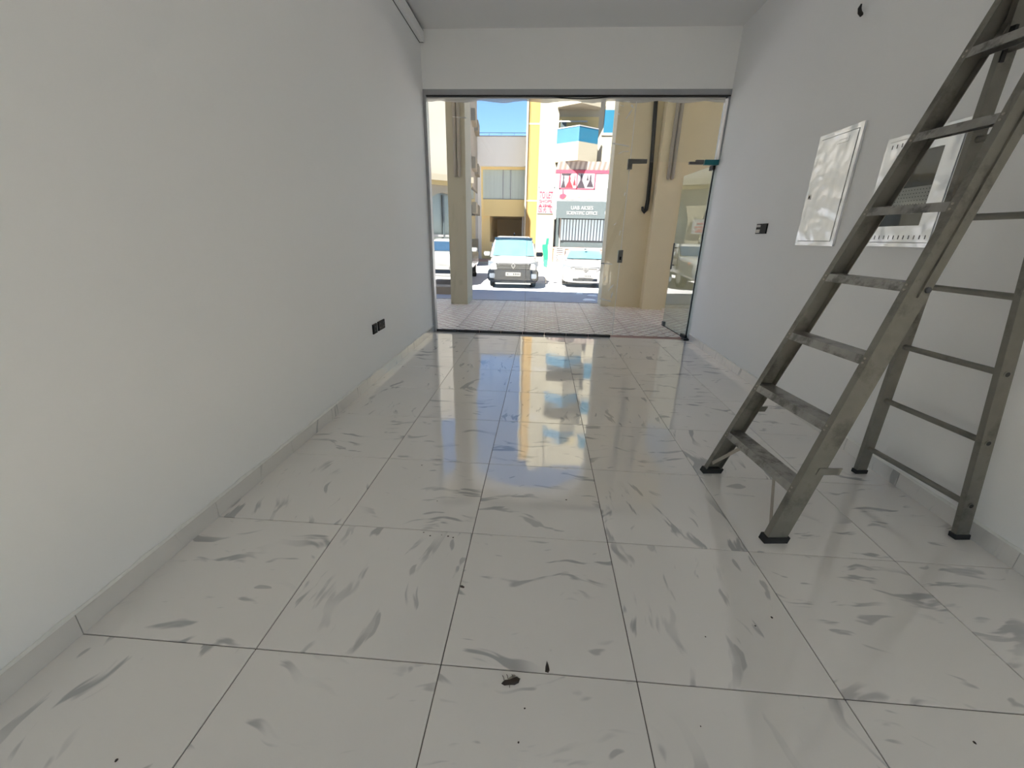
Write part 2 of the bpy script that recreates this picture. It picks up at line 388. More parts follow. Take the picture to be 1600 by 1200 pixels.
box(DX0+.003, DX1, 4.644, 4.656, DZ, 2.775).build('pane', 'shop_glass', win)
box(1.2535, 1.2565, 4.6435, 4.6565, .030, 2.775).build('silicone_joint', 'pipe_grey', win)
box(DX0-.001, DX0+.004, 4.642, 4.658, .03, 2.73).build('edge_tape', 'white_smear', win)
# translucent film along the top edge of the panes
mb = MB(); ring = []
for k in range(61):
    x = .036+(3.43-.036)*k/60; z = 2.722+.009*math.sin(k*.7)+.008*random.random(); ring.append([(x, 4.6432, 2.772), (x, 4.6432, z), (x, 4.6424, z), (x, 4.6424, 2.772)])
mb.loft(ring).build('masking_film', 'tape_film', win)
def smear(pts):
    mb = MB(); y = 4.6430
    mb.prism(pts, 'y', y, y-.0012); mb.build('paint_smear', 'white_smear', win)
def streak(x0, z0, x1, z1, wd):
    dx, dz = x1-x0, z1-z0; l = math.hypot(dx, dz); nx, nz = -dz/l*wd/2, dx/l*wd/2; P = []; Q = []
    for k in range(7):
        t = k/6; j = .5+.7*random.random(); e = .35+.65*math.sin(math.pi*(.1+.8*t))
        P.append((x0+dx*t+nx*j*e, z0+dz*t+nz*j*e)); Q.append((x0+dx*t-nx*j*e, z0+dz*t-nz*j*e))
    smear(P+Q[::-1])
for a in [(2.225, 2.315, 2.42, 2.285, .022), (2.30, 2.205, 2.37, 2.235, .010), (2.36, 2.235, 2.43, 2.23, .008), (2.215, .965, 2.36, .955, .022), (2.24, .515, 2.39, .485, .024),
          (2.35, 2.56, 2.41, 2.65, .018), (2.27, 2.70, 2.31, 2.685, .012), (2.255, 2.62, 2.275, 2.60, .018), (2.395, 2.70, 2.425, 2.67, .026), (2.34, .62, 2.40, .70, .022), (2.385, .52, 2.40, .60, .022),
          (2.275, .74, 2.29, .80, .016), (2.30, 2.735, 2.38, 2.728, .014), (.33, 2.578, .50, 2.566, .012), (2.42, 1.75, 2.43, 1.80, .014), (2.33, 1.42, 2.36, 1.45, .012), (2.41, 1.30, 2.42, 1.36, .014)]:
    streak(*a)
# patch fittings of the door frame, strike box
smp = MB().prism([(2.425, 2.152), (2.645, 2.152), (2.645, 2.107), (2.477, 2.107), (2.477, 2.045), (2.425, 2.045)], 'y', 4.630, 4.670)
smp.build('patch_fitting', 'patch_grey', win)
MB().prism([(3.135, 2.103), (3.135, 2.130), (3.21, 2.130), (3.21, 2.150), (3.295, 2.150), (3.295, 2.103)], 'y', 4.630, 4.670).build('patch_fitting', 'patch_grey', win)
MB().cbox(3.305, 3.468, 4.622, 4.672, 2.098, 2.152, .004).build('protective_film', 'teal_film', win)
sb = box(2.420, 2.478, 4.628, 4.672, .975, 1.130).build('strike_box', 'patch_grey', win)
box(2.440, 2.462, 4.625, 4.628, 1.01, 1.05).build('lock_cylinder', 'black_plastic', sb)

# open door leaf: hinged at the wall end, swung out onto the walkway
door = empty('door_1', (3.440, 4.665, 0), 'frameless glass door swung open beside the beige pier', 'door', kind='structure')
hx, hy = 3.440, 4.675; fx, fy = 3.378, 5.577; dl = math.hypot(fx-hx, fy-hy); ux, uy = (fx-hx)/dl, (fy-hy)/dl; px_, py_ = -uy, ux
def leaf(u0, u1, t0, t1, z0, z1):
    P = lambda u, t, z: (hx+ux*u+px_*t, hy+uy*u+py_*t, z)
    return MB().hexa([P(u0, t0, z0), P(u1, t0, z0), P(u1, t1, z0), P(u0, t1, z0), P(u0, t0, z1), P(u1, t0, z1), P(u1, t1, z1), P(u0, t1, z1)])
leaf(.0, dl, -.006, .006, .012, 2.10).build('glass_leaf', 'door_glass', door)
leaf(.0, .16, -.016, .016, .004, .05).build('bottom_hinge', 'black_rubber', door)
leaf(dl-.07, dl+.005, -.016, .016, .006, .075).build('corner_lock', 'patch_grey', door)
leaf(.16, dl-.07, -.007, .007, .008, .014).build('bottom_seal', 'black_rubber', door)
leaf(-.002, .003, -.008, .008, .05, 2.08).build('edge_seal', 'black_rubber', door)
leaf(.0, .10, -.014, .014, 2.055, 2.105).build('top_hinge', 'black_rubber', door)
def lp(u, t, z): return (hx+ux*u+px_*t, hy+uy*u+py_*t, z)
h = MB().tube([lp(dl-.12, .045, .86), lp(dl-.12, .045, 1.22)], .012, 12).build('pull_handle', 'patch_grey', door, smooth=True)
for z in (.92, 1.16): MB().tube([lp(dl-.12, .005, z), lp(dl-.12, .045, z)], .008, 8).build('handle_stud', 'patch_grey', h)
box(3.39, 3.468, 4.60, 4.70, 0, .02).build('floor_pivot', 'black_rubber', door)
# loose black cable drooping along the head of the glass
mb = MB(); pts = []
for k in range(25):
    t = k/24; pts.append((1.25+1.15*t, 4.632, 2.806-.052*math.sin(math.pi*t)**1.2))
tag(mb.tube(pts, .0055, 8).build('loose_cable', 'black_rubber', smooth=True), 'thin black cable drooping below the top channel of the glass', 'cable')

# ------------------------------------------------------------------ fittings on the walls
tr = empty('cable_trunking', (0, 0, 3.26), 'long white cable trunking in the corner under the ceiling', 'trunking')
box(.0005, .046, YB+.01, 4.56, 3.268, 3.356).build('trunking_body', 'wall_paint', tr)
MB().box(.046, .052, YB+.01, 4.565, 3.262, 3.362).build('trunking_cover', 'wall_paint', tr)
box(.001, .050, YB+.01, 4.562, 3.362, 3.370).build('seam_shadow', 'black_plastic', tr)  # black strips stand in for the shadow gaps along the trunking
box(.0005, .004, YB+.01, 4.562, 3.262, 3.268).build('seam_shadow', 'black_plastic', tr)
box(.004, .044, 4.56, 4.567, 3.266, 3.356).build('open_end', 'black_plastic', tr)

def socket(y0, y1, z0, z1, label, n):
    r = empty('wall_socket', (0, (y0+y1)/2, z0), label, 'socket', 'sockets on the bare wall')
    pl = MB(); pl.loft([[(.0005, y0, z0), (.0005, y1, z0), (.0005, y1, z1), (.0005, y0, z1)], [(.009, y0, z0), (.009, y1, z0), (.009, y1, z1), (.009, y0, z1)], [(.012, y0+.004, z0+.004), (.012, y1-.004, z0+.004), (.012, y1-.004, z1-.004), (.012, y0+.004, z1-.004)]])
    pl.build('face_plate', 'black_plastic', r)
    for k in range(n):
        yc = y0+(y1-y0)*(k+.5)/n
        box(.012, .0135, yc-.006, yc+.006, z0+.055, z0+.066).build('rocker_switch', 'dark_grey', r)
        box(.012, .0126, yc-.012, yc-.006, z0+.022, z0+.030).build('pin_slot', 'mid_grey', r)
        box(.012, .0126, yc+.006, yc+.012, z0+.022, z0+.030).build('pin_slot', 'mid_grey', r)
socket(2.55, 2.640, .424, .510, 'narrow black wall socket, farther from the glass of the two', 1)
socket(2.672, 2.825, .428, .512, 'wide black double wall socket, nearer the glass front', 2)

sw = empty('wall_switch', (XR, 3.29, 1.33), 'small black wall switch with a pale metal rocker half', 'switch')
box(XR-.012, XR-.0005, 3.200, 3.385, 1.330, 1.417).build('face_plate', 'black_plastic', sw)
box(XR-.016, XR-.012, 3.305, 3.375, 1.388, 1.408).build('rocker', 'grey_plastic', sw)
box(XR-.016, XR-.012, 3.305, 3.375, 1.338, 1.368).build('rocker', 'grey_plastic', sw)

def panel_frame(r, y0, y1, z0, z1, m_, d):
    f = MB()
    f.box(XR-d, XR-.0005, y0, y1, z0, z0+m_); f.box(XR-d, XR-.0005, y0, y1, z1-m_, z1)
    f.box(XR-d, XR-.0005, y0, y0+m_, z0+m_, z1-m_); f.box(XR-d, XR-.0005, y1-m_, y1, z0+m_, z1-m_)
    return f.build('frame', 'panel_paint', r)
p1 = empty('breaker_box', (XR, 2.47, 1.24), 'white metal electrical box with closed door, nearer the glass front', 'electrical box', 'electrical boxes on the wall')
panel_frame(p1, 2.250, 2.695, 1.240, 1.992, .030, .014)
box(XR-.004, XR-.0006, 2.280, 2.665, 1.270, 1.962).build('inner_tray', 'dark_grey', p1)
d1 = box(XR-.017, XR-.005, 2.285, 2.661, 1.274, 1.958).build('box_door', 'panel_paint', p1)
lk = box(XR-.021, XR-.017, 2.632, 2.656, 1.565, 1.600).build('lock', 'chrome', d1)
box(XR-.0225, XR-.021, 2.638, 2.650, 1.573, 1.592).build('latch_slot', 'black_plastic', d1)
lb = MB(); ly0, ly1, lz0, lz1 = 2.36, 2.47, 1.900, 1.935
for q in ((ly0, ly1, lz0, lz0+.002), (ly0, ly0+.002, lz0, lz1), (ly0+.02, ly1-.01, (lz0+lz1)/2+.004, (lz0+lz1)/2+.006)): lb.box(XR-.0176, XR-.017, *q)
lb.build('label_outline', 'mid_grey', d1)

p2 = empty('meter_box', (XR, 1.75, 1.25), 'white slotted electrical box with a glazed opening, seen through the ladder', 'electrical box', 'electrical boxes on the wall')
panel_frame(p2, 1.486, 2.005, 1.246, 1.836, .022, .012)
wy0, wy1, wz0, wz1 = 1.600, 1.898, 1.357, 1.735
cv = MB(); a, b, c, d = 1.511, 1.980, 1.271, 1.811
cv.box(XR-.016, XR-.005, a, b, c, wz0); cv.box(XR-.016, XR-.005, a, b, wz1, d); cv.box(XR-.016, XR-.005, a, wy0, wz0, wz1); cv.box(XR-.016, XR-.005, wy1, b, wz0, wz1)
cv.build('cover', 'panel_paint', p2)
box(XR-.004, XR-.0006, a, b, c, d).build('inner_tray', 'dark_grey', p2)
for k in range(13):
    yy = 1.535+k*.0345
    for zz in (1.287, 1.775): box(XR-.0170, XR-.0160, yy, yy+.005, zz, zz+.020).build('vent_slot', 'dark_grey', p2)
box(XR-.0055, XR-.004, wy0+.005, wy1-.005, 1.455, 1.555).build('busbar_cover', 'grey_plastic', p2)
dots = MB()
for r_ in range(5):
    for k in range(15): dots.box(XR-.0058, XR-.0055, wy0+.018+k*.0185, wy0+.024+k*.0185, 1.466+r_*.018, 1.470+r_*.018)
o = dots.build('perforation', 'dark_grey', p2); o['kind'] = 'stuff'
rg = []
for k in range(25):
    y = wy0+.005+(wy1-wy0-.01)*k/24; z = 1.575+.010*math.sin(k*.8)+.008*random.random(); rg.append([(XR-.0058, y, 1.556), (XR-.0058, y, z), (XR-.0045, y, z), (XR-.0045, y, 1.556)])
MB().loft(rg).build('torn_lining', 'dark_grey', p2)
box(XR-.0135, XR-.0110, wy0, wy1, wz0, wz1).build('window_pane', 'clear_window', p2)

st = MB().tube([(XR-.0005, 2.585, 2.66), (XR-.02, 2.583, 2.675), (XR-.03, 2.578, 2.695), (XR-.028, 2.572, 2.715)], [.011, .012, .010, .004], 8)
tag(st.build('cable_stub', 'black_rubber', smooth=True), 'short black cable stub poking out of the wall near the ceiling', 'cable')

# ------------------------------------------------------------------ ladder
LM = Vector((2.5529, .9689, 0)); La = -1.4659
lw_ = Vector((math.cos(La), math.sin(La), 0)); ln_ = Vector((-math.sin(La), math.cos(La), 0))
def nf(z): return .0892/.2844*(z-.2701)
def hf(z): return .2496-.0206*(z-.2701)/.2844
def nr(z): return .828-.0245/.3003*(z-.1717)
def hr(z): return .2502-.0216*(z-.1717)/.3003
def LP(wv, nv, z): return tuple(LM+lw_*wv+ln_*nv+Vector((0, 0, z)))
lad = empty('step_ladder', tuple(LM+ln_*.42), 'worn aluminium folding step ladder spattered with paint', 'ladder')
def slab(mb, s, ha, hb, na, nb, za, zb, H, NN):
    """sheared bar following a rail: ha/hb offsets from the half width, na/nb offsets along the climb"""
    P = [LP(s*(H(z)+h_), NN(z)+n_, z) for z in (za, zb) for h_, n_ in ((ha, na), (hb, na), (hb, nb), (ha, nb))]
    mb.hexa(P)
ZT = 2.33
for s in (-1, 1):
    mb = MB()
    slab(mb, s, .027, .031, 0, .088, .012, ZT, hf, nf)
    slab(mb, s, .000, .027, 0, .004, .012, ZT, hf, nf)
    slab(mb, s, .000, .027, .084, .088, .012, ZT, hf, nf)
    rail = mb.build('front_rail', 'ladder_alu', lad)
    mb = MB(); slab(mb, s, -.006, .037, -.008, .098, .0005, .028, hf, nf); mb.build('rubber_foot', 'black_rubber', lad)
    mb = MB(); slab(mb, s, 0, .024, -.030, .030, .012, ZT-.03, hr, nr); mb.build('rear_rail', 'ladder_alu', lad)
    mb = MB(); slab(mb, s, -.004, .028, -.035, .035, .0005, .024, hr, nr); mb.build('rubber_foot', 'black_rubber', lad)
    # bolted hinge bar lying on the outer web
    mb = MB(); slab(mb, s, .031, .039, .044, .080, 1.07, ZT-.02, hf, nf); hb_ = mb.build('hinge_bar', 'ladder_alu', lad)
    z = 1.10; MB().tube([LP(s*(hf(z)+.039), nf(z)+.062, z), LP(s*(hf(z)+.046), nf(z)+.062, z)], .011, 10).build('bolt', 'dark_grey', hb_, org=worg(lad))
    # back tab
    zz = .385 if s < 0 else .335
    mb = MB(); slab(mb, s, .031, .036, .050, .150, zz, zz+.030, hf, nf); mb.build('locking_tab', 'ladder_alu', lad)
    # diagonal strut under the lowest tread
    za = .07; mb = MB()
    A = Vector(LP(s*(hf(za)-.002), nf(za)+.010, za)); B = Vector(LP(s*.135, nf(.235)+.016, .237)); D = (B-A).normalized(); n2 = D.cross(ln_).normalized()*.009
    mb.hexa([tuple(A-n2), tuple(A+n2), tuple(A+n2+ln_*.003), tuple(A-n2+ln_*.003), tuple(B-n2), tuple(B+n2), tuple(B+n2+ln_*.003), tuple(B-n2+ln_*.003)]); mb.build('diagonal_strut', 'pipe_grey', lad)
for k in range(8):
    z = .2701+.2844*k
    if z > ZT-.05: break
    hw = hf(z)+.0265; n0 = nf(z)+.0005; prof = [(n0, z), (n0+.083, z), (n0+.083, z-.024), (n0+.079, z-.024), (n0+.079, z-.004), (n0+.004, z-.004), (n0+.004, z-.034), (n0, z-.034)]
    t = MB().loft([[LP(-hw, q[0]-(.31*(z-q[1])), q[1]) for q in prof], [LP(hw, q[0]-(.31*(z-q[1])), q[1]) for q in prof]]).build('tread', 'ladder_tread', lad)
    for s in (-1, 1):
        for dz in (-.008, -.026):
            zz = z+dz; MB().tube([LP(s*(hf(zz)+.012), nf(zz)-.003, zz), LP(s*(hf(zz)+.012), nf(zz)+.0005, zz)], .0045, 6).build('rivet', 'pipe_grey', t, org=worg(lad))
for k in range(7):
    z = .1717+.3003*k
    if z > 2.2: break
    rg_ = MB().tube([LP(-hr(z)-.0, nr(z), z), LP(hr(z)+.0, nr(z), z)], .0135, 12).build('rung', 'ladder_alu', lad, smooth=True)
    for s in (-1, 1):
        MB().tube([LP(s*(hr(z)+.0241), nr(z), z), LP(s*(hr(z)+.0265), nr(z), z)], .015, 12).build('rung_collar', 'ladder_alu', rg_, org=worg(lad))
        MB().tube([LP(s*(hr(z)+.0265), nr(z), z), LP(s*(hr(z)+.0272), nr(z), z)], .010, 12).build('rung_hole', 'black_rubber', rg_, org=worg(lad))
hw = hf(ZT)+.04
tp = MB().hexa([LP(-hw, nf(ZT)-.01, ZT), LP(hw, nf(ZT)-.01, ZT), LP(hw, nf(ZT)+.13, ZT), LP(-hw, nf(ZT)+.13, ZT), LP(-hw, nf(ZT)-.01, ZT+.02), LP(hw, nf(ZT)-.01, ZT+.02), LP(hw, nf(ZT)+.13, ZT+.02), LP(-hw, nf(ZT)+.13, ZT+.02)])
tp.build('top_cap', 'ladder_alu', lad)
mb = MB(); slab(mb, -1, -.006, .0, -.028, -.012, 1.93, 2.04, hr, nr); slab(mb, -1, -.02, -.006, -.028, -.016, 2.02, 2.04, hr, nr); mb.build('hook', 'black_rubber', lad)

# ------------------------------------------------------------------ debris on the floor
def blob(name, x, y, pts, mat, label, hgt=.004, cat='debris', extra=None):
    n = len(pts)
    rings = [[(x+a, y+b, .0006) for a, b in pts], [(x+a*.8, y+b*.8, hgt*.7) for a, b in pts], [(x+a*.35, y+b*.35, hgt) for a, b in pts]]
    r = empty(name, (x, y, 0), label, cat)
    MB().loft(rings).build('body', mat, r, smooth=True)
    if extra: extra(r)
    return r
def legs(r):
    x, y = r.location.x, r.location.y
    for a, b, c, d in ((-.02, -.004, -.028, .016), (-.010, .004, -.016, .02), (.004, .008, .0, .022), (-.004, -.008, -.004, -.018), (.016, .006, .026, .010)):
        MB().tube([(x+a, y+b, .002), (x+(a+c)/2, y+(b+d)/2, .007), (x+c, y+d, .001)], .0009, 5).build('leg', 'brown_debris', r)
    MB().prism([(x-.012, y+.004), (x+.006, y+.020), (x+.012, y+.016), (x-.006, y+.002)], 'z', .004, .0055).build('pale_wing', 'pale_debris', r)
blob('dead_insect', 1.422, -.034, [(-.030, -.008), (-.024, .0), (-.012, .002), (.006, .010), (.018, .016), (.025, .010), (.022, -.002), (.010, -.009), (-.006, -.010), (-.020, -.013)], 'brown_debris', 'dark brown dead insect lying on the floor beside a tile joint', .009, 'insect', legs)
blob('seed_husk', 1.530, .020, [(-.007, -.016), (-.006, 0), (-.001, .020), (.004, .006), (.007, -.010), (.003, -.018)], 'brown_debris', 'pointed dark seed husk beside the dead insect', .006, 'husk')
blob('dirt_crumb', 1.209, .301, [(-.010, .004), (0, .006), (.010, 0), (.008, -.006), (-.004, -.004)], 'brown_debris', 'dark crumb lying against the tile joint in mid floor', .005, 'crumb')
specks = [(2.063, .169), (.449, -.31), (.982, .584), (1.016, .566), (1.066, .575), (1.096, .57), (1.12, .564), (2.253, .227), (2.329, .267), (1.465, -.104), (1.452, -.188), (1.949, -.109), (2.675, -.087), (.815, 1.143), (.986, .817), (1.635, .892)]
src = None
for x, y in specks:
    if src is None:
        src = MB().loft([[(.004*math.cos(a)*(.7+.5*random.random()), .003*math.sin(a), .0006) for a in [k*.9 for k in range(7)]], [(.002*math.cos(a), .0015*math.sin(a), .002) for a in [k*.9 for k in range(7)]]]).build('dirt_speck', 'brown_debris')
        o = src
    else: o = src.copy(); COL.objects.link(o)
    o.location = (x, y, 0); o.rotation_euler = (0, 0, random.random()*6); sc_ = .6+.8*random.random(); o.scale = (sc_, sc_, 1)
    tag(o, 'tiny dark dirt speck on the marble floor', 'speck', 'dirt specks on the floor')

# ------------------------------------------------------------------ arcade walkway outside
ZR = -.45
wk = struct('pavement', box(-9, 12, 4.655, 7.80, ZR-.1, -.022), 'kerb_stone', 'raised covered walkway of stamped beige tiles outside the glass', 'pavement')
box(.0, XR, 4.655, 4.82, -.021, -.006).build('threshold_strip', 'red_paver', wk)
pv = None
xs = [1.25+.5*k for k in range(-11, 14)]; ys = [4.825]+[5.05+.5*k for k in range(0, 6)]+[7.78]
cache = {}
for j in range(len(ys)-1):
    for i in range(len(xs)-1):
        sx, sy = xs[i+1]-xs[i]-.006, ys[j+1]-ys[j]-.006; key = round(sy, 3); c = ((xs[i]+xs[i+1])/2, (ys[j]+ys[j+1])/2, -.008)
        if key not in cache:
            o = MB().cbox(-sx/2, sx/2, -sy/2, sy/2, -.014, 0, .002).build('paving_tile', 'paver', wk, org=Vector((0, 0, 0))); o.location = c; cache[key] = o
        else: dup(cache[key], wk, c, random.choice((0, math.pi)))
box(-9, 12, 7.80, 7.86, ZR-.1, -.004).build('edge_kerb', 'kerb_stone', wk)
# left column with its two conduits
cl = tag(box(-.300, .030, 7.15, 7.75, -.02, 4.75).build('arcade_column', 'olive_plaster'), 'square beige plaster column of the arcade with twin conduits', 'column', kind='structure')
def capsule_pipe(name, x, y, z0, z1, r, mat, label=None):
    mb = MB(); pts = [(x, y, z0), (x, y, z0+r*.3), (x, y, z0+r), (x, y, z1)]
    return mb.tube(pts, [r*.4, r*.8, r, r], 10).build(name, mat, smooth=True)
tag(capsule_pipe('conduit_pipe', -.145, 7.118, 2.245, 4.7, .030, 'pipe_grey'), 'grey vertical conduit on the square column, farther from its sunlit side', 'pipe', 'conduits on the square column')
tag(capsule_pipe('conduit_pipe', -.078, 7.118, 2.245, 4.7, .030, 'pipe_grey'), 'grey vertical conduit on the square column, nearer its sunlit side', 'pipe', 'conduits on the square column')
pr = struct('arcade_pier', box(2.66, 3.42, 7.44, 7.92, -.02, 4.75), 'beige_plaster', 'broad beige plaster pier outside the open door', 'pier')
box(3.42, 3.80, 7.20, 7.92, -.02, 4.75).build('pilaster', 'beige_plaster', pr)
box(3.80, 5.60, 7.46, 7.92, -.02, 4.75).build('recessed_wall', 'beige_plaster', pr)
tag(capsule_pipe('conduit_pipe', 3.582, 7.165, 2.255, 4.7, .032, 'pipe_grey'), 'grey vertical conduit on the broad pier, nearer the black hanging cable', 'pipe', 'conduits on the broad pier')
tag(capsule_pipe('conduit_pipe', 3.650, 7.165, 2.255, 4.7, .032, 'pipe_grey'), 'grey vertical conduit on the broad pier, farther from the black hanging cable', 'pipe', 'conduits on the broad pier')
pts = [(3.27, 7.40, 4.7), (3.27, 7.40, 3.46), (3.30, 7.40, 2.9), (3.32, 7.40, 2.49), (3.335, 7.40, 1.95), (3.325, 7.40, 1.78), (3.295, 7.40, 1.735), (3.262, 7.40, 1.78), (3.248, 7.40, 1.83)]
tag(MB().tube(pts, [.035, .035, .034, .034, .036, .036, .030, .026, .020], 8).build('hanging_cable', 'black_rubber', smooth=True), 'thick black cable bundle hanging down the beige pier, curled at its end', 'cable')
# arched front of the arcade and the storey above it
def arch_z(x, x0, x1, spring=3.62, crown=4.54):
    u = abs(2*(x-x0)/(x1-x0)-1); return spring+(crown-spring)*(max(0, 1-u**2.4))**(1/2.4)
up = struct('upper_storey', box(-14, 16, 4.805, 7.75, 4.72, 8.00), 'soffit_paint', 'beige storey over the arcade above the walkway', 'building')
for (x0, x1) in ((-3.1, -.30), (.03, 2.66), (5.6, 8.4)):
    n = 28
    for k in range(n):
        a, b = x0+(x1-x0)*k/n, x0+(x1-x0)*(k+1)/n
        za, zb = arch_z(a, x0, x1), arch_z(b, x0, x1)
        if k == 0: mb = MB()
        mb.hexa([(a, 7.30, za), (b, 7.30, zb), (b, 7.75, zb), (a, 7.75, za), (a, 7.30, 4.75), (b, 7.30, 4.75), (b, 7.75, 4.75), (a, 7.75, 4.75)])
    mb.build('arch', 'soffit_paint', up)
struct('arcade_end_column', box(-3.45, -3.1, 7.15, 7.75, -.02, 4.75), 'olive_plaster', 'next square column along the arcade, beyond the shop wall', 'column')
struct('arcade_far_column', box(8.4, 8.75, 7.15, 7.75, -.02, 4.75), 'olive_plaster', 'square column at the far end of the arcade past the pier', 'column')
struct('shop_block', box(-14, 16, YB-.15, 4.805, 3.52, 8.00), 'beige_plaster', 'solid storey over the shop room', 'building')
struct('wall_next_shop', box(-14, -.16, 4.60, 4.80, ZR, 4.75), 'soffit_paint', 'plain cream front wall of the shop next door, beyond the long bare wall', 'wall')
struct('wall_other_shop', box(XR+.16, 16, 4.60, 4.80, ZR, 4.75), 'soffit_paint', 'plain cream front wall of the shop next door, past the open door', 'wall')
struct('wall_over_front', box(-.16, XR+.16, 4.70, 4.80, ZC+.1, 4.75), 'beige_plaster', 'beige wall over the shopfront under the arcade soffit', 'wall')

# ------------------------------------------------------------------ street
struct('rear_yard', box(-60, 60, -60, YB-.16, ZR-.2, -.03), 'kerb_stone', 'pale paved yard behind the shop', 'ground')
struct('road', box(-60, 60, 7.86, 60, ZR-.2, ZR), 'asphalt', 'grey asphalt street between the arcade and the buildings opposite', 'road')
struct('kerb', MB().cbox(-7, -.95, 11.75, 12.25, ZR, ZR+.24, .02), 'brown_kerb', 'low brown kerb block between the walkway and the parked cars', 'kerb')
sw2 = struct('sidewalk', box(-40, 40, 27.2, 31.0, ZR, ZR+.14), 'pink_paving', 'pinkish pavement in front of the buildings opposite', 'sidewalk')
box(-40, 40, 27.0, 27.2, ZR, ZR+.15).build('kerb_stone', 'kerb_stone', sw2)
for x, y, s_, lab in ((2.87, 11.43, .20, 'crumpled white paper scrap on the shaded road, nearest the arcade'), (2.72, 12.85, .13, 'small white paper scrap on the shaded road in front of the sedan'), (3.1, 12.45, .16, 'torn white paper scrap on the road beside the broad pier')):
    pl = [(x+s_*math.cos(a)*(.8+.4*random.random()), y+s_*.8*math.sin(a)*(.8+.4*random.random())) for a in [k*2*math.pi/9 for k in range(9)]]
    tag(MB().loft([[(a, b, ZR+.001) for a, b in pl], [(x+(a-x)*.7, y+(b-y)*.7, ZR+.03) for a, b in pl]]).build('paper_scrap', 'paper'), lab, 'litter')

# green wrapped post between van and sedan
gp = empty('green_wrapped_post', (1.60, 15.6, ZR), 'slim post in bright green wrapping between the van and the sedan', 'post')
MB().tube([(1.63, 15.6, ZR), (1.62, 15.6, 1.30)], .022, 8).build('pole', 'pipe_grey', gp, smooth=True)
gx = lambda c, w_, z: [(c-w_, 15.54, z), (c+w_, 15.54, z), (c+w_, 15.66, z), (c-w_, 15.66, z)]
MB().loft([gx(1.59, .075, .20), gx(1.59, .085, .55), gx(1.57, .105, .78), gx(1.545, .105, .86), gx(1.545, .105, 1.02), gx(1.62, .055, 1.03), gx(1.635, .050, 1.25)]).build('wrapping', 'green_wrap', gp)
box(1.60, 1.82, 15.59, 15.62, 1.30, 1.40).build('sign_plate', 'mid_grey', gp)

# ------------------------------------------------------------------ cars
def rr(cx, cy, hx_, hy_, r, z, n=4):
    """rounded rectangle ring in plan"""
    P = []
    for sx, sy, a0 in ((1, 1, 0), (-1, 1, 90), (-1, -1, 180), (1, -1, 270)):
        for k in range(n+1):
            a = math.radians(a0+90*k/n); P.append((cx+sx*(hx_-r)+r*math.cos(a), cy+sy*(hy_-r)+r*math.sin(a), z))
    return P
def sect(y, wd, z0, z1, n=20, e=5.0, crown=0.0):
    P = []
    for k in range(n):
        a = 2*math.pi*(k+.5)/n; c, s_ = math.cos(a), math.sin(a)
        x = wd*math.copysign(abs(c)**(2/e), c); z = (z0+z1)/2+(z1-z0)/2*math.copysign(abs(s_)**(2/e), s_)
        if s_ > 0: z += crown*(1-(x/wd)**2)
        P.append((x, y, z))
    return P
O0 = Vector((0, 0, 0))
def car(name, loc, rz, label, spec):
    r = empty(name, loc, label, 'car', 'cars parked across the road', rz=rz); W = spec['w']; Lg = spec['len']; sil = spec['sill']
    B = lambda mb, n_, m_, p_=None, sm=False: mb.build(n_, m_, p_ or r, org=O0, smooth=sm)
    body = B(MB().loft([sect(y, a*W, sil+z0, z1, crown=c) for y, a, z0, z1, c in spec['body']]), 'body', 'car_white', sm=True)
    cab = spec['cabin']    # (z, yfront, yback, halfwidth, corner radius)
    B(MB().loft([rr(0, (a+b)/2, hw_, (b-a)/2, q, z) for z, a, b, hw_, q in cab]), 'cabin', 'car_white', sm=True)
    # windscreen follows the cabin front
    (z0, ya, _, h0, q0), (z1, yb, _, h1, q1) = spec['screen']
    nn = 8; rings = []
    for off in (0, .02):
        pass
    mb = MB(); vs_, fs_ = [], []
    for i, t in enumerate((0, .5, 1)):
        z = z0+(z1-z0)*t; yy = ya+(yb-ya)*t; hh = h0+(h1-h0)*t
        for k in range(nn+1):
            u = 2*k/nn-1; vs_.append((hh*u, yy-.045+.035*u*u, z))
    for i in range(2):
        for k in range(nn): q = i*(nn+1)+k; fs_.append((q, q+1, q+nn+2, q+nn+1))
    m0 = len(vs_); vs2 = vs_+[(a, b+.03, c) for a, b, c in vs_]; fs2 = fs_+[tuple(m0+i for i in f[::-1]) for f in fs_]
    mb.add(vs2, fs2); ws = B(mb, 'windscreen', spec.get('glass', 'windscreen'))
    for s in (-1, 1):
        # side windows, mirrors
        ms = MB(); ms.loft([rr(s*(W+.10), spec['mirror'][0], .10, .06, .05, spec['mirror'][1]-.07), rr(s*(W+.11), spec['mirror'][0], .13, .07, .06, spec['mirror'][1]), rr(s*(W+.10), spec['mirror'][0], .11, .06, .05, spec['mirror'][1]+.08)])
        B(ms, 'mirror', 'car_white' if s < 0 or spec['kind'] != 'van' else 'car_black', sm=True)
        sg = spec['sideglass']; B(MB().prism(sg, 'x', s*(spec['side_hw']+.0), s*(spec['side_hw']+.015)), 'side_window', 'windscreen_dark')
        # wheels
        for wy in spec['axles']:
            R0 = spec['wheel']; wx = s*(W-.13)
            wh = B(MB().loft([[(wx+t*s, wy+q*math.cos(a), R0+q*math.sin(a)) for a in [k*2*math.pi/20 for k in range(20)]] for t, q in ((-.10, R0*.9), (-.09, R0), (.09, R0), (.105, R0*.9), (.10, R0*.66))]), 'wheel', 'tyre', sm=True)
            B(MB().tube([(wx+.095*s, wy, R0), (wx+.112*s, wy, R0)], R0*.6, 14), 'hub_cap', 'car_chrome', wh)
    for mbx, n_, m_, sm in spec['extra'](): B(mbx, n_, m_, sm=sm)
    return r
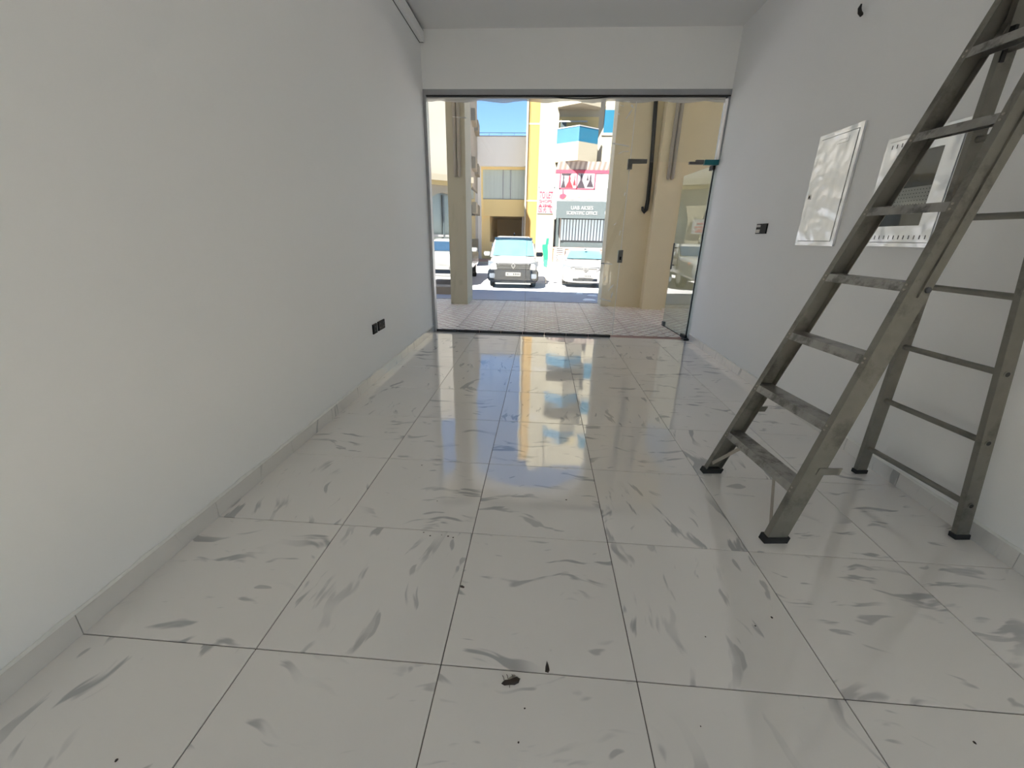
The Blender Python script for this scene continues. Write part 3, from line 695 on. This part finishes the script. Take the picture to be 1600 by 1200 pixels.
def lamp(s, x0, x1, y0, y1, z0, z1, slant):
    return MB().loft([[(s*x0, y0, z0), (s*x1, y1, z0+slant*.5), (s*x1, y1, z1+slant), (s*x0, y0, z1)], [(s*x0, y0+.06, z0), (s*(x1-.02), y1+.10, z0+slant*.5), (s*(x1-.02), y1+.10, z1+slant), (s*x0, y0+.06, z1)]])
def diamond_ring(x, y, z, w_, h_, t_, d=.02):
    o_ = [(x, z+h_), (x+w_, z), (x, z-h_), (x-w_, z)]; i_ = [(x, z+h_-t_*1.6), (x+w_-t_, z), (x, z-h_+t_*1.6), (x-w_+t_, z)]; mb = MB()
    for k in range(4):
        j = (k+1) % 4; q = [o_[k], o_[j], i_[j], i_[k]]; mb.prism(q, 'y', y, y+d)
    return mb
def ring_xz(x, y, z, r0, r1, d=.02, n=18):
    mb = MB()
    for k in range(n):
        a, b = 2*math.pi*k/n, 2*math.pi*(k+1)/n; mb.prism([(x+r1*math.cos(a), z+r1*math.sin(a)), (x+r1*math.cos(b), z+r1*math.sin(b)), (x+r0*math.cos(b), z+r0*math.sin(b)), (x+r0*math.cos(a), z+r0*math.sin(a))], 'y', y, y+d)
    return mb
def van_extra():
    E = []
    bump = MB().loft([sect(-.055, .74, .26, .60), sect(-.03, .84, .20, .66), sect(.10, .895, .19, .70), sect(.42, .905, .20, .66)])
    E.append((bump, 'front_bumper', 'car_black', True))
    E.append((MB().loft([[(-.56, -.05, .66), (.56, -.05, .66), (.60, -.02, .86), (-.60, -.02, .86)], [(-.56, .1, .66), (.56, .1, .66), (.60, .12, .86), (-.60, .12, .86)]]), 'grille', 'car_black', False))
    for z in (.71, .77, .83): E.append((MB().box(-.56, .56, -.062, -.045, z-.008, z+.008), 'grille_bar', 'car_chrome' if z > .8 else 'dark_grey', False))
    E.append((diamond_ring(0, -.085, .78, .075, .105, .026), 'emblem', 'car_chrome', False))
    for s in (-1, 1):
        E.append((lamp(s, .52, .875, -.035, .16, .72, .86, .07), 'headlamp', 'lamp_lens', False))
        E.append((MB().loft([rr(s*.72, -.045, .085, .03, .025, .36), rr(s*.73, -.05, .10, .03, .025, .44), rr(s*.72, -.04, .085, .03, .025, .52)]), 'fog_lamp', 'lamp_lens', True))
    E.append((MB().box(-.26, .26, -.082, -.058, .44, .56), 'number_plate', 'plate', False))
    E.append((MB().box(-.20, -.17, -.084, -.082, .47, .53), 'plate_mark', 'car_black', False))
    for k in range(4): E.append((MB().box(-.0+.06*k, .035+.06*k, -.084, -.082, .47, .53), 'plate_mark', 'car_black', False))
    E.append((MB().box(-.62, .62, -.03, .25, .16, .20), 'lower_lip', 'mid_grey', False))
    E.append((MB().tube([(.02, 2.2, 1.80), (.02, 2.25, 1.86)], .03, 8), 'roof_aerial', 'car_black', False))
    E.append((MB().box(-.70, .70, 1.54, 1.60, 1.62, 1.70), 'sun_band', 'windscreen_dark', False))
    return E
van = dict(kind='van', w=.86, len=4.4, sill=.0, wheel=.31, axles=(.78, 3.55), mirror=(1.15, 1.12), side_hw=.80, sideglass=[(1.35, 1.12), (2.3, 1.12), (2.3, 1.5), (1.75, 1.5)],
           body=[(-.02, .80, .22, .80, 0), (.02, .90, .22, .88, .02), (.18, .98, .22, .94, .03), (.6, 1.0, .22, 1.00, .04), (1.05, 1.0, .22, 1.07, .03), (1.3, 1.0, .22, 1.12, 0), (4.3, 1.0, .22, 1.14, 0), (4.4, .96, .26, 1.1, 0)],
           cabin=[(1.02, .92, 4.36, .85, .12), (1.30, 1.24, 4.34, .81, .14), (1.58, 1.60, 4.30, .73, .16), (1.69, 1.82, 4.26, .67, .2), (1.745, 2.05, 4.1, .57, .2)],
           screen=[(1.08, .96, 0, .76, 0), (1.64, 1.62, 0, .67, 0)], extra=van_extra)
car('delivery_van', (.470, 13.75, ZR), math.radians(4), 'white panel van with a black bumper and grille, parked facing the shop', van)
def sedan_extra():
    E = []
    E.append((MB().loft([[(-.34, -.055, .60), (.34, -.055, .60), (.52, .0, .74), (-.52, .0, .74)], [(-.34, .05, .60), (.34, .05, .60), (.52, .1, .74), (-.52, .1, .74)]]), 'grille', 'car_black', False))
    for z in (.64, .70): E.append((MB().box(-.40, .40, -.062, -.03, z-.006, z+.006), 'grille_bar', 'car_chrome', False))
    E.append((ring_xz(0, -.085, .67, .055, .08), 'emblem', 'car_chrome', False)); E.append((MB().box(-.09, .09, -.09, -.07, .655, .685), 'emblem_bar', 'car_chrome', False))
    for s in (-1, 1):
        E.append((lamp(s, .50, .835, -.015, .22, .60, .74, .08), 'headlamp', 'lamp_lens', False))
        E.append((MB().loft([rr(s*.64, -.035, .11, .03, .025, .26), rr(s*.64, -.04, .13, .03, .025, .33), rr(s*.64, -.03, .07, .03, .025, .38)]), 'fog_lamp', 'mid_grey', True))
        E.append((MB().prism([(s*.36, .57), (s*.42, .57), (s*.56, .75), (s*.50, .75)], 'y', -.06, -.02), 'chrome_trim', 'car_chrome', False))
    E.append((MB().box(-.44, .44, -.075, -.03, .26, .34), 'lower_intake', 'car_black', False))
    E.append((MB().box(-.26, .26, -.092, -.07, .38, .49), 'number_plate', 'plate', False))
    for k in range(4): E.append((MB().box(-.02+.06*k, .015+.06*k, -.094, -.092, .41, .46), 'plate_mark', 'car_black', False))
    E.append((MB().tube([(0, 1.52, 1.36), (0, 1.50, 1.32)], .05, 8), 'rear_view_mirror', 'plate', False))
    return E
sedan = dict(kind='sedan', w=.85, len=4.4, sill=.0, wheel=.30, axles=(.85, 3.45), mirror=(1.35, .98), side_hw=.74, sideglass=[(1.65, .98), (2.4, .98), (2.4, 1.28), (2.0, 1.28)],
             body=[(-.06, .72, .20, .60, 0), (-.02, .86, .18, .70, .02), (.15, .96, .17, .78, .03), (.6, 1.0, .17, .86, .05), (1.15, 1.0, .17, .93, .05), (1.4, 1.0, .18, .96, 0), (3.6, 1.0, .2, .98, .02), (4.3, .94, .22, .94, .02), (4.4, .88, .3, .86, 0)],
             cabin=[(.92, 1.08, 3.9, .80, .15), (1.12, 1.45, 3.6, .74, .16), (1.29, 1.85, 3.2, .62, .18), (1.34, 2.05, 3.0, .52, .2)],
             screen=[(.99, 1.14, 0, .70, 0), (1.265, 1.73, 0, .58, 0)], extra=sedan_extra)
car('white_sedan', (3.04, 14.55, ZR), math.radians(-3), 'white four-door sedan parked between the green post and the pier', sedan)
def pickup_extra():
    E = []
    E.append((MB().loft([[(-.50, -.06, .76), (.50, -.06, .76), (.56, -.02, .98), (-.56, -.02, .98)], [(-.50, .06, .76), (.50, .06, .76), (.56, .08, .98), (-.56, .08, .98)]]), 'grille', 'car_black', False))
    for k in range(9): E.append((MB().box(-.44+.11*k-.018, -.44+.11*k+.018, -.075, -.04, .77, .96), 'grille_bar', 'car_chrome', False))
    for s in (-1, 1):
        E.append((lamp(s, .54, .90, -.03, .20, .80, .93, .05), 'headlamp', 'amber_lens', False))
        E.append((MB().loft([[(s*.55, -.05, .62), (s*.60, -.06, .62), (s*.86, .02, .80), (s*.80, .0, .80)], [(s*.55, .03, .62), (s*.60, .03, .62), (s*.86, .1, .80), (s*.80, .1, .80)]]), 'chrome_trim', 'car_chrome', False))
        E.append((MB().tube([(s*.70, -.09, .50), (s*.70, .02, .50)], .10, 14), 'fog_lamp', 'lamp_lens', True))
    E.append((MB().box(-.52, .52, -.085, -.03, .44, .56), 'lower_intake', 'car_black', False))
    E.append((MB().box(-.55, .55, -.07, .1, .24, .34), 'skid_plate', 'mid_grey', False))
    E.append((MB().box(-.26, .26, -.10, -.08, .58, .69), 'number_plate', 'plate', False))
    return E
pick = dict(kind='pickup', w=.91, len=5.2, sill=.0, wheel=.38, axles=(.95, 3.95), mirror=(1.65, 1.22), side_hw=.80, sideglass=[(1.9, 1.2), (3.0, 1.2), (3.0, 1.48), (2.25, 1.48)],
            body=[(-.08, .82, .36, .96, 0), (-.03, .92, .34, 1.0, .02), (.15, .99, .32, 1.04, .03), (.7, 1.0, .32, 1.10, .04), (1.35, 1.0, .34, 1.14, .03), (1.6, 1.0, .36, 1.16, 0), (5.1, 1.0, .4, 1.16, 0), (5.2, .97, .45, 1.1, 0)],
            cabin=[(1.10, 1.28, 3.6, .85, .14), (1.30, 1.62, 3.55, .80, .16), (1.52, 2.0, 3.45, .70, .18), (1.60, 2.3, 3.3, .60, .2)],
            screen=[(1.17, 1.34, 0, .77, 0), (1.50, 1.90, 0, .66, 0)], glass='windscreen_dark', extra=pickup_extra)
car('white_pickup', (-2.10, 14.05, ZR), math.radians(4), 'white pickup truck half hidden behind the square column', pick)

# ------------------------------------------------------------------ buildings opposite
# right-hand building: yellow strip, cream pilaster, projecting balconies over a shop
YF = 29.0; GZ = ZR+.14
bB = empty('balcony_building', (5, YF, GZ), 'cream apartment building with angular blue glass balconies over shops', 'building')
box(2.15, 14, YF, 42, 5.2, 16.7).build('wall', 'cream_wall', bB)
box(.95, 2.15, YF-.15, 42, GZ, 16.8).build('pilaster', 'cream_wall', bB)
box(.22, .95, YF+.25, 42, GZ, 16.4).build('yellow_strip', 'yellow_wall', bB)
for z in (3.55, 8.05, 12.5): box(.22, .95, YF+.24, YF+.25, z, z+.10).build('joint_groove', 'tan_wall', bB)
for z in (8.05, 12.0): box(.95, 2.15, YF-.152, YF-.15, z, z+.10).build('joint_groove', 'groove_grey', bB)
box(.10, .22, YF+.15, 42, GZ, 16.5).build('corner_edge', 'cream_wall', bB)
for fz in (5.80, 8.80, 11.80):
    A_, C_, D_ = (2.03, YF), (3.36, YF-1.45), (4.62, YF)
    poly = [A_, (2.03, YF-.55), C_, (4.62, YF-.55), D_]
    bal = MB().prism(poly, 'z', fz, fz+1.02).build('balcony', 'cream_wall', bB)
    def pane(p, q, nm='balcony_glass', mt_='sky_glass'):
        dx, dy = q[0]-p[0], q[1]-p[1]; l = math.hypot(dx, dy); ox, oy = -dy/l*.03, dx/l*.03
        MB().prism([(p[0], p[1]), (q[0], q[1]), (q[0]+ox, q[1]+oy), (p[0]+ox, p[1]+oy)], 'z', fz+1.02, fz+1.82).build(nm, mt_, bal)
        MB().prism([(p[0], p[1]-.02), (q[0], q[1]-.02), (q[0]+ox*2, q[1]+oy*2), (p[0]+ox*2, p[1]+oy*2)], 'z', fz+1.82, fz+1.88).build('handrail', 'sign_white', bal)
    pane((2.05, YF-.55), (3.36, YF-1.43)); pane((3.36, YF-1.43), (4.60, YF-.55), 'balcony_glass', 'blue_glass')
    # recess behind the balcony: side returns, back door, lintel
    box(2.15, 4.62, YF-.01, YF, fz+1.02, fz+2.62).build('recess_back', 'light_yellow', bB)
    box(2.25, 2.62, YF-.04, YF-.01, fz+1.02, fz+2.35).build('balcony_door', 'shop_dark', bB)
    box(2.10, 3.9, YF-.42, YF-.36, fz+2.25, fz+2.33).build('clothes_rail', 'sign_white', bB)
    wn_ = box(4.95, 5.55, YF-.03, YF, fz+1.75, fz+3.0).build('window', 'blue_glass', bB)
    box(4.85, 5.65, YF-.06, YF, fz+1.62, fz+1.75).build('window_sill', 'pale_wall', bB)
    box(6.6, 8.0, YF-.03, YF, fz+1.5, fz+3.0).build('window', 'blue_glass', bB)
    box(9.4, 10.8, YF-.03, YF, fz+1.5, fz+3.0).build('window', 'blue_glass', bB)
# ribbed awning soffit
n = 24; x0, x1 = 2.10, 5.75
for k in range(n):
    a = x0+(x1-x0)*k/n; b = x0+(x1-x0)*(k+1)/n
    MB().hexa([(a, YF-.82, 5.34), (b, YF-.82, 5.34), (b, YF, 5.34), (a, YF, 5.34), (a+.10, YF-.95, 5.80), (b+.10, YF-.95, 5.80), (b+.10, YF, 5.80), (a+.10, YF, 5.80)]).build('awning_rib', 'stripe_dark' if k % 2 else 'stripe_light', bB)
# ground floor shop
box(2.15, 14, YF-.05, YF+.6, GZ, .62).build('plinth', 'brown_kerb', bB)
box(2.15, 14, YF-.10, YF, .58, .68).build('plinth_cap', 'pink_paving', bB)
sf = box(2.30, 13, YF+.10, YF+.2, .66, 2.60).build('shop_window', 'shop_dark', bB)
box(2.15, 14, YF+.3, YF+.6, .6, 5.4).build('shop_back_wall', 'dark_grey', bB)
box(2.55, 2.63, YF+.04, YF+.10, .66, 2.60).build('window_mullion', 'pale_wall', bB)
bl = None
for k in range(16):
    a = 2.72+k*.205
    if bl is None: bl = MB().box(-.075, .075, 0, .02, 0, 1.33).build('blind_slat', 'blind', bB, org=O0); o = bl
    else: o = dup(bl, bB)
    o.location = (a-bB.location.x, YF+.06-bB.location.y, 1.14-bB.location.z)
for k in range(8): box(2.40, 2.86, YF-.30, YF-.28, GZ+.06+k*.115, GZ+.12+k*.115).build('vent_louver', 'louver_dark', bB)
box(2.30, 2.96, YF-.28, YF-.06, GZ, .64).build('vent_box', 'pale_side', bB)
# signs
s1 = empty('fabric_sign', (3.8, YF-.8, 3.5), 'pale shop sign with dress pictures in a red frame', 'sign')
box(2.08, 5.75, YF-.84, YF-.78, 3.52, 5.15).build('board', 'poster_bg', s1)
box(2.08, 5.75, YF-.86, YF-.78, 5.15, 5.34).build('red_band', 'sign_pinkred', s1)
YS = YF-.845
fr = MB(); fx0, fx1, fz0, fz1 = 2.36, 4.62, 4.22, 5.15
for q in ((fx0, fx1, fz0, fz0+.07), (fx0, fx0+.07, fz0, fz1), (fx1-.07, fx1, fz0, fz1), (3.42, 3.49, fz0, fz1)): fr.box(q[0], q[1], YS-.006, YS, q[2], q[3])
fr.build('picture_frame', 'sign_pinkred', s1)
for a, b in ((2.43, 3.42), (3.49, 4.55)): box(a, b, YS-.003, YS, fz0+.07, fz1).build('picture', 'sign_white', s1)
def dress(x, z, w_, h_, mt_):
    MB().prism([(x-.05*w_, z+h_), (x-.14*w_, z+h_*.72), (x-.10*w_, z+h_*.58), (x-.5*w_, z), (x+.5*w_, z), (x+.10*w_, z+h_*.58), (x+.16*w_, z+h_*.72), (x+.05*w_, z+h_)], 'y', YS-.006, YS-.003).build('dress_picture', mt_, s1)
for a in ((2.60, 4.30, .30, .80, 'poster_black'), (2.98, 4.30, .52, .72, 'poster_crimson'), (3.30, 4.45, .20, .62, 'poster_crimson'), (3.72, 4.30, .55, .82, 'poster_black'), (4.30, 4.36, .44, .72, 'poster_black'), (4.12, 4.75, .16, .34, 'poster_black')): dress(*a)
MB().prism([(2.45, 5.13), (3.1, 5.13), (3.0, 5.0), (2.5, 5.02)], 'y', YS-.008, YS-.006).build('picture_dark_shape', 'poster_black', s1)  # flat dark shape across the top of the left picture
for k, (a, b) in enumerate(((4.95, 5.45), (5.0, 5.40), (4.85, 5.5), (4.75, 5.2), (4.8, 5.5), (4.9, 5.5))): box(a, b, YS-.004, YS, 4.93-.12*k, 4.97-.12*k).build('print_line', 'poster_faint', s1)
MB().prism([(2.42, 3.72), (2.60, 3.64), (2.80, 3.72), (2.84, 3.88), (2.66, 3.98), (2.63, 4.2), (2.58, 4.2), (2.58, 3.96), (2.42, 3.9)], 'y', YS-.004, YS).build('red_motif', 'sign_pinkred', s1)
for a, b, c, d in ((3.05, 3.72, .34, .10), (3.55, 3.86, .40, .09), (4.1, 3.74, .36, .09)):
    MB().prism([(a+c*math.cos(t*.7), b+d*math.sin(t*.7)) for t in range(9)], 'y', YS-.004, YS).build('gold_motif', 'poster_gold', s1)
s2 = empty('office_sign', (3.9, YF-.8, 2.5), 'dark grey sign board with white lettering above the blinds', 'sign')
box(2.22, 6.2, YF-.86, YF-.78, 2.50, 3.52).build('board', 'sign_grey', s2)
text('lettering', 'UAB AKSES', .235, 3.90, YF-.862, 3.02, 'sign_white', s2, width=1.42, depth=.02)
text('lettering', 'SCIENTIFIC OFFICE', .215, 3.92, YF-.862, 2.72, 'sign_white', s2, width=2.0, depth=.02)
MB().prism([(5.62+.24*math.cos(k*2*math.pi/20), 2.86+.24*math.sin(k*2*math.pi/20)) for k in range(20)], 'y', YF-.875, YF-.86).build('round_logo', 'sign_white', s2)
box(2.05, 2.22, YF-.86, YF-.5, 2.45, 3.52).build('end_post', 'pale_side', s2)
s3 = empty('rental_sign', (1.48, YF-.2, 2.8), 'white letting sign with red lettering on the cream pilaster', 'sign')
box(.98, 2.10, YF-.20, YF-.15, 2.80, 4.46).build('board', 'sign_white', s3)
text('lettering', 'TO LET', .42, 1.54, YF-.202, 3.72, 'sign_red', s3, width=.88, depth=.01)
text('lettering', 'SHOPS', .19, 1.52, YF-.202, 3.45, 'sign_red', s3, width=.82, depth=.01)
text('lettering', '& 2BHK', .18, 1.52, YF-.202, 3.21, 'sign_red', s3, width=.82, depth=.01)
text('lettering', '050 545 7782', .44, 1.52, YF-.202, 2.84, 'sign_red', s3, width=.92, depth=.01)
for x in (1.03, 2.05): MB().tube([(x, YF-.23, 4.40), (x, YF-.20, 4.40)], .03, 8).build('corner_bolt', 'dark_grey', s3)

# middle building with garage and wide window
YM = 31.0
bM = empty('garage_building', (-1.6, YM, GZ), 'low yellow building with a wide window over an open garage', 'building')
box(-3.45, .09, YM-.25, YM+8, 5.88, 7.72).build('parapet', 'grey_beige_wall', bM)
box(-3.45, .09, YM, YM+.3, 5.72, 5.88).build('window_head', 'garage_yellow', bM)
box(-3.10, .09, YM+.05, YM+.3, 2.68, 3.80).build('spandrel', 'garage_yellow', bM)
box(-3.45, -3.10, YM-.10, YM+8, GZ, 5.88).build('side_pier', 'grey_beige_wall', bM)
box(-3.10, -3.00, YM-.02, YM+.3, 2.68, 5.72).build('window_jamb', 'garage_yellow', bM)
wi = box(-3.0, .09, YM+.16, YM+.20, 3.80, 5.72).build('window', 'curtain', bM)
for x in (-1.55, -1.0): box(x-.02, x+.02, YM+.13, YM+.16, 3.80, 5.72).build('window_bar', 'groove_grey', wi, org=worg(bM))
box(-3.0, .09, YM+.12, YM+.16, 3.76, 3.84).build('window_sill', 'groove_grey', bM)
box(-3.10, -2.5, YM+.2, YM+5.5, GZ, 2.68).build('garage_side_wall', 'garage_yellow', bM)
box(-3.10, .09, YM+5.5, YM+5.8, GZ, 2.68).build('garage_back_wall', 'garage_tan', bM)
box(-3.10, .09, YM+.3, YM+5.8, 2.68, 2.8).build('garage_ceiling', 'garage_tan', bM)
box(-.14, -.05, YM+.4, YM+.5, GZ, 2.68).build('garage_pipe', 'grey_beige_wall', bM)
box(-3.10, -2.2, YM+.1, YM+.2, GZ, .9).build('garage_low_wall', 'garage_yellow', bM)
rail = MB(); rail.box(-3.40, .09, YM-.2, YM-.17, 7.90, 7.93)
for k in range(5): rail.box(-3.38+k*.86, -3.36+k*.86, YM-.2, YM-.17, 7.72, 7.90)
rail.build('roof_rail', 'railing', bM)
box(-3.46, .09, YM-.27, YM-.1, 7.68, 7.74).build('parapet_coping', 'groove_grey', bM)

# left-hand building: oblique front with arched ground-floor windows, flank with small balconies
Q0, Q1, Q2 = Vector((-15.2, 15.6)), Vector((-2.78, 24.3)), Vector((-3.30, 30.6))
bL = empty('arched_building', (-6, 22, GZ), 'pale building with arched ground floor windows behind the square column', 'building')
HL = 10.0
dv = (Q1-Q0); LL = dv.length; dv.normalize(); nv = Vector((dv.y, -dv.x))
MB().prism([tuple(Q0), tuple(Q1), tuple(Q2), (-14, 32)], 'z', 4.1, HL).build('upper_wall', 'pale_wall', bL)
MB().prism([tuple(Q0-nv*.45), tuple(Q1-nv*.45), tuple(Q2), (-14, 32)], 'z', GZ, 4.1).build('ground_floor_wall', 'office_glass', bL)
def fac(u0, u1, t0, t1, z0, z1):
    P = lambda u, t: tuple(Q0+dv*u+nv*t)
    return MB().prism([P(u0, t0), P(u1, t0), P(u1, t1), P(u0, t1)], 'z', z0, z1)
box(-4.05, -3.5, 25.3, 30.7, GZ, 16.5).build('shading_tower', 'pale_wall', bL)  # tall block left of the sky, thinned and raised to shade the garage building
fac(0, LL+.1, -.05, .28, 4.05, 4.35).build('cornice', 'cream_wall', bL)
fac(0, LL+.05, -.05, .16, 3.85, 4.05).build('cornice_step', 'light_yellow', bL)
nb = 5; bw = LL/nb
for k in range(nb):
    a, b = k*bw+.35, (k+1)*bw-.35
    fac(k*bw, a, -.5, 0, GZ, 4.05).build('arch_pier', 'cream_wall', bL); fac(b, (k+1)*bw, -.5, 0, GZ, 4.05).build('arch_pier', 'cream_wall', bL)
    mb = MB(); n = 14
    for i in range(n):
        u0, u1 = a+(b-a)*i/n, a+(b-a)*(i+1)/n; f_ = lambda u: 2.35+1.15*math.sqrt(max(0, 1-(2*(u-a)/(b-a)-1)**2))
        za, zb = f_(u0), f_(u1); P = lambda u, t, z: tuple((Q0+dv*u+nv*t))+(z,)
        mb.hexa([P(u0, -.4, za), P(u1, -.4, zb), P(u1, 0, zb), P(u0, 0, za), P(u0, -.4, 4.05), P(u1, -.4, 4.05), P(u1, 0, 4.05), P(u0, 0, 4.05)])
    mb.build('arch', 'cream_wall', bL)
    fac(a, b, -.42, -.30, 1.20, 1.32).build('transom', 'sign_white', bL)
    fac(a, b, -.42, -.30, .55, .65).build('transom', 'sign_white', bL)
    fac((a+b)/2-.05, (a+b)/2+.05, -.42, -.30, GZ, 3.4).build('mullion', 'shop_dark', bL)
    for fz in ((5.2, 7.7) if k < 3 else ()):
        w1 = fac((a+b)/2-.75, (a+b)/2+.75, -.02, .02, fz, fz+1.4).build('window', 'blue_glass', bL)
        fac((a+b)/2-.85, (a+b)/2+.85, -.02, .12, fz-.12, fz).build('window_sill', 'cream_wall', bL)
for z in (5.6, 8.0):
    ac = fac(LL-1.0, LL-.35, .0, .38, z, z+.5).build('air_conditioner', 'pale_side', bL)
    fac(LL-1.05, LL-.3, .0, .42, z-.08, z).build('bracket_shelf', 'groove_grey', bL)
dq = (Q2-Q1); LQ = dq.length; dq.normalize(); nq = Vector((-dq.y, dq.x))*-1
if nq.x < 0: nq = -nq
for u in (1.2, 3.6):
    for z in (2.6, 5.0, 7.4):
        P = lambda uu, t: tuple(Q1+dq*uu+nq*t)
        MB().prism([P(u, 0), P(u+1.5, 0), P(u+1.5, .25), P(u, .25)], 'z', z, z+.6).build('side_balcony', 'cream_wall', bL)
MB().prism([tuple(Q1+nq*.01), tuple(Q2+nq*.01), tuple(Q2+nq*.03), tuple(Q1+nq*.03)], 'z', GZ, 1.1).build('dark_opening', 'shop_dark', bL)
sg_ = empty('shop_board', tuple(Q0+dv*11.6+nv*.1)+(1.65,), 'white sign board with pink lines on the arched building, mirrored in the open door', 'sign')
fac(10.95, 12.2, .03, .10, 1.62, 2.36).build('board', 'sign_white', sg_)
for a, b, z in ((11.2, 11.95, 2.12), (11.1, 12.05, 1.95), (11.25, 11.9, 1.80), (11.15, 12.0, 1.72)): fac(a, b, .10, .11, z, z+.05).build('print_line', 'sign_pinkred', sg_)
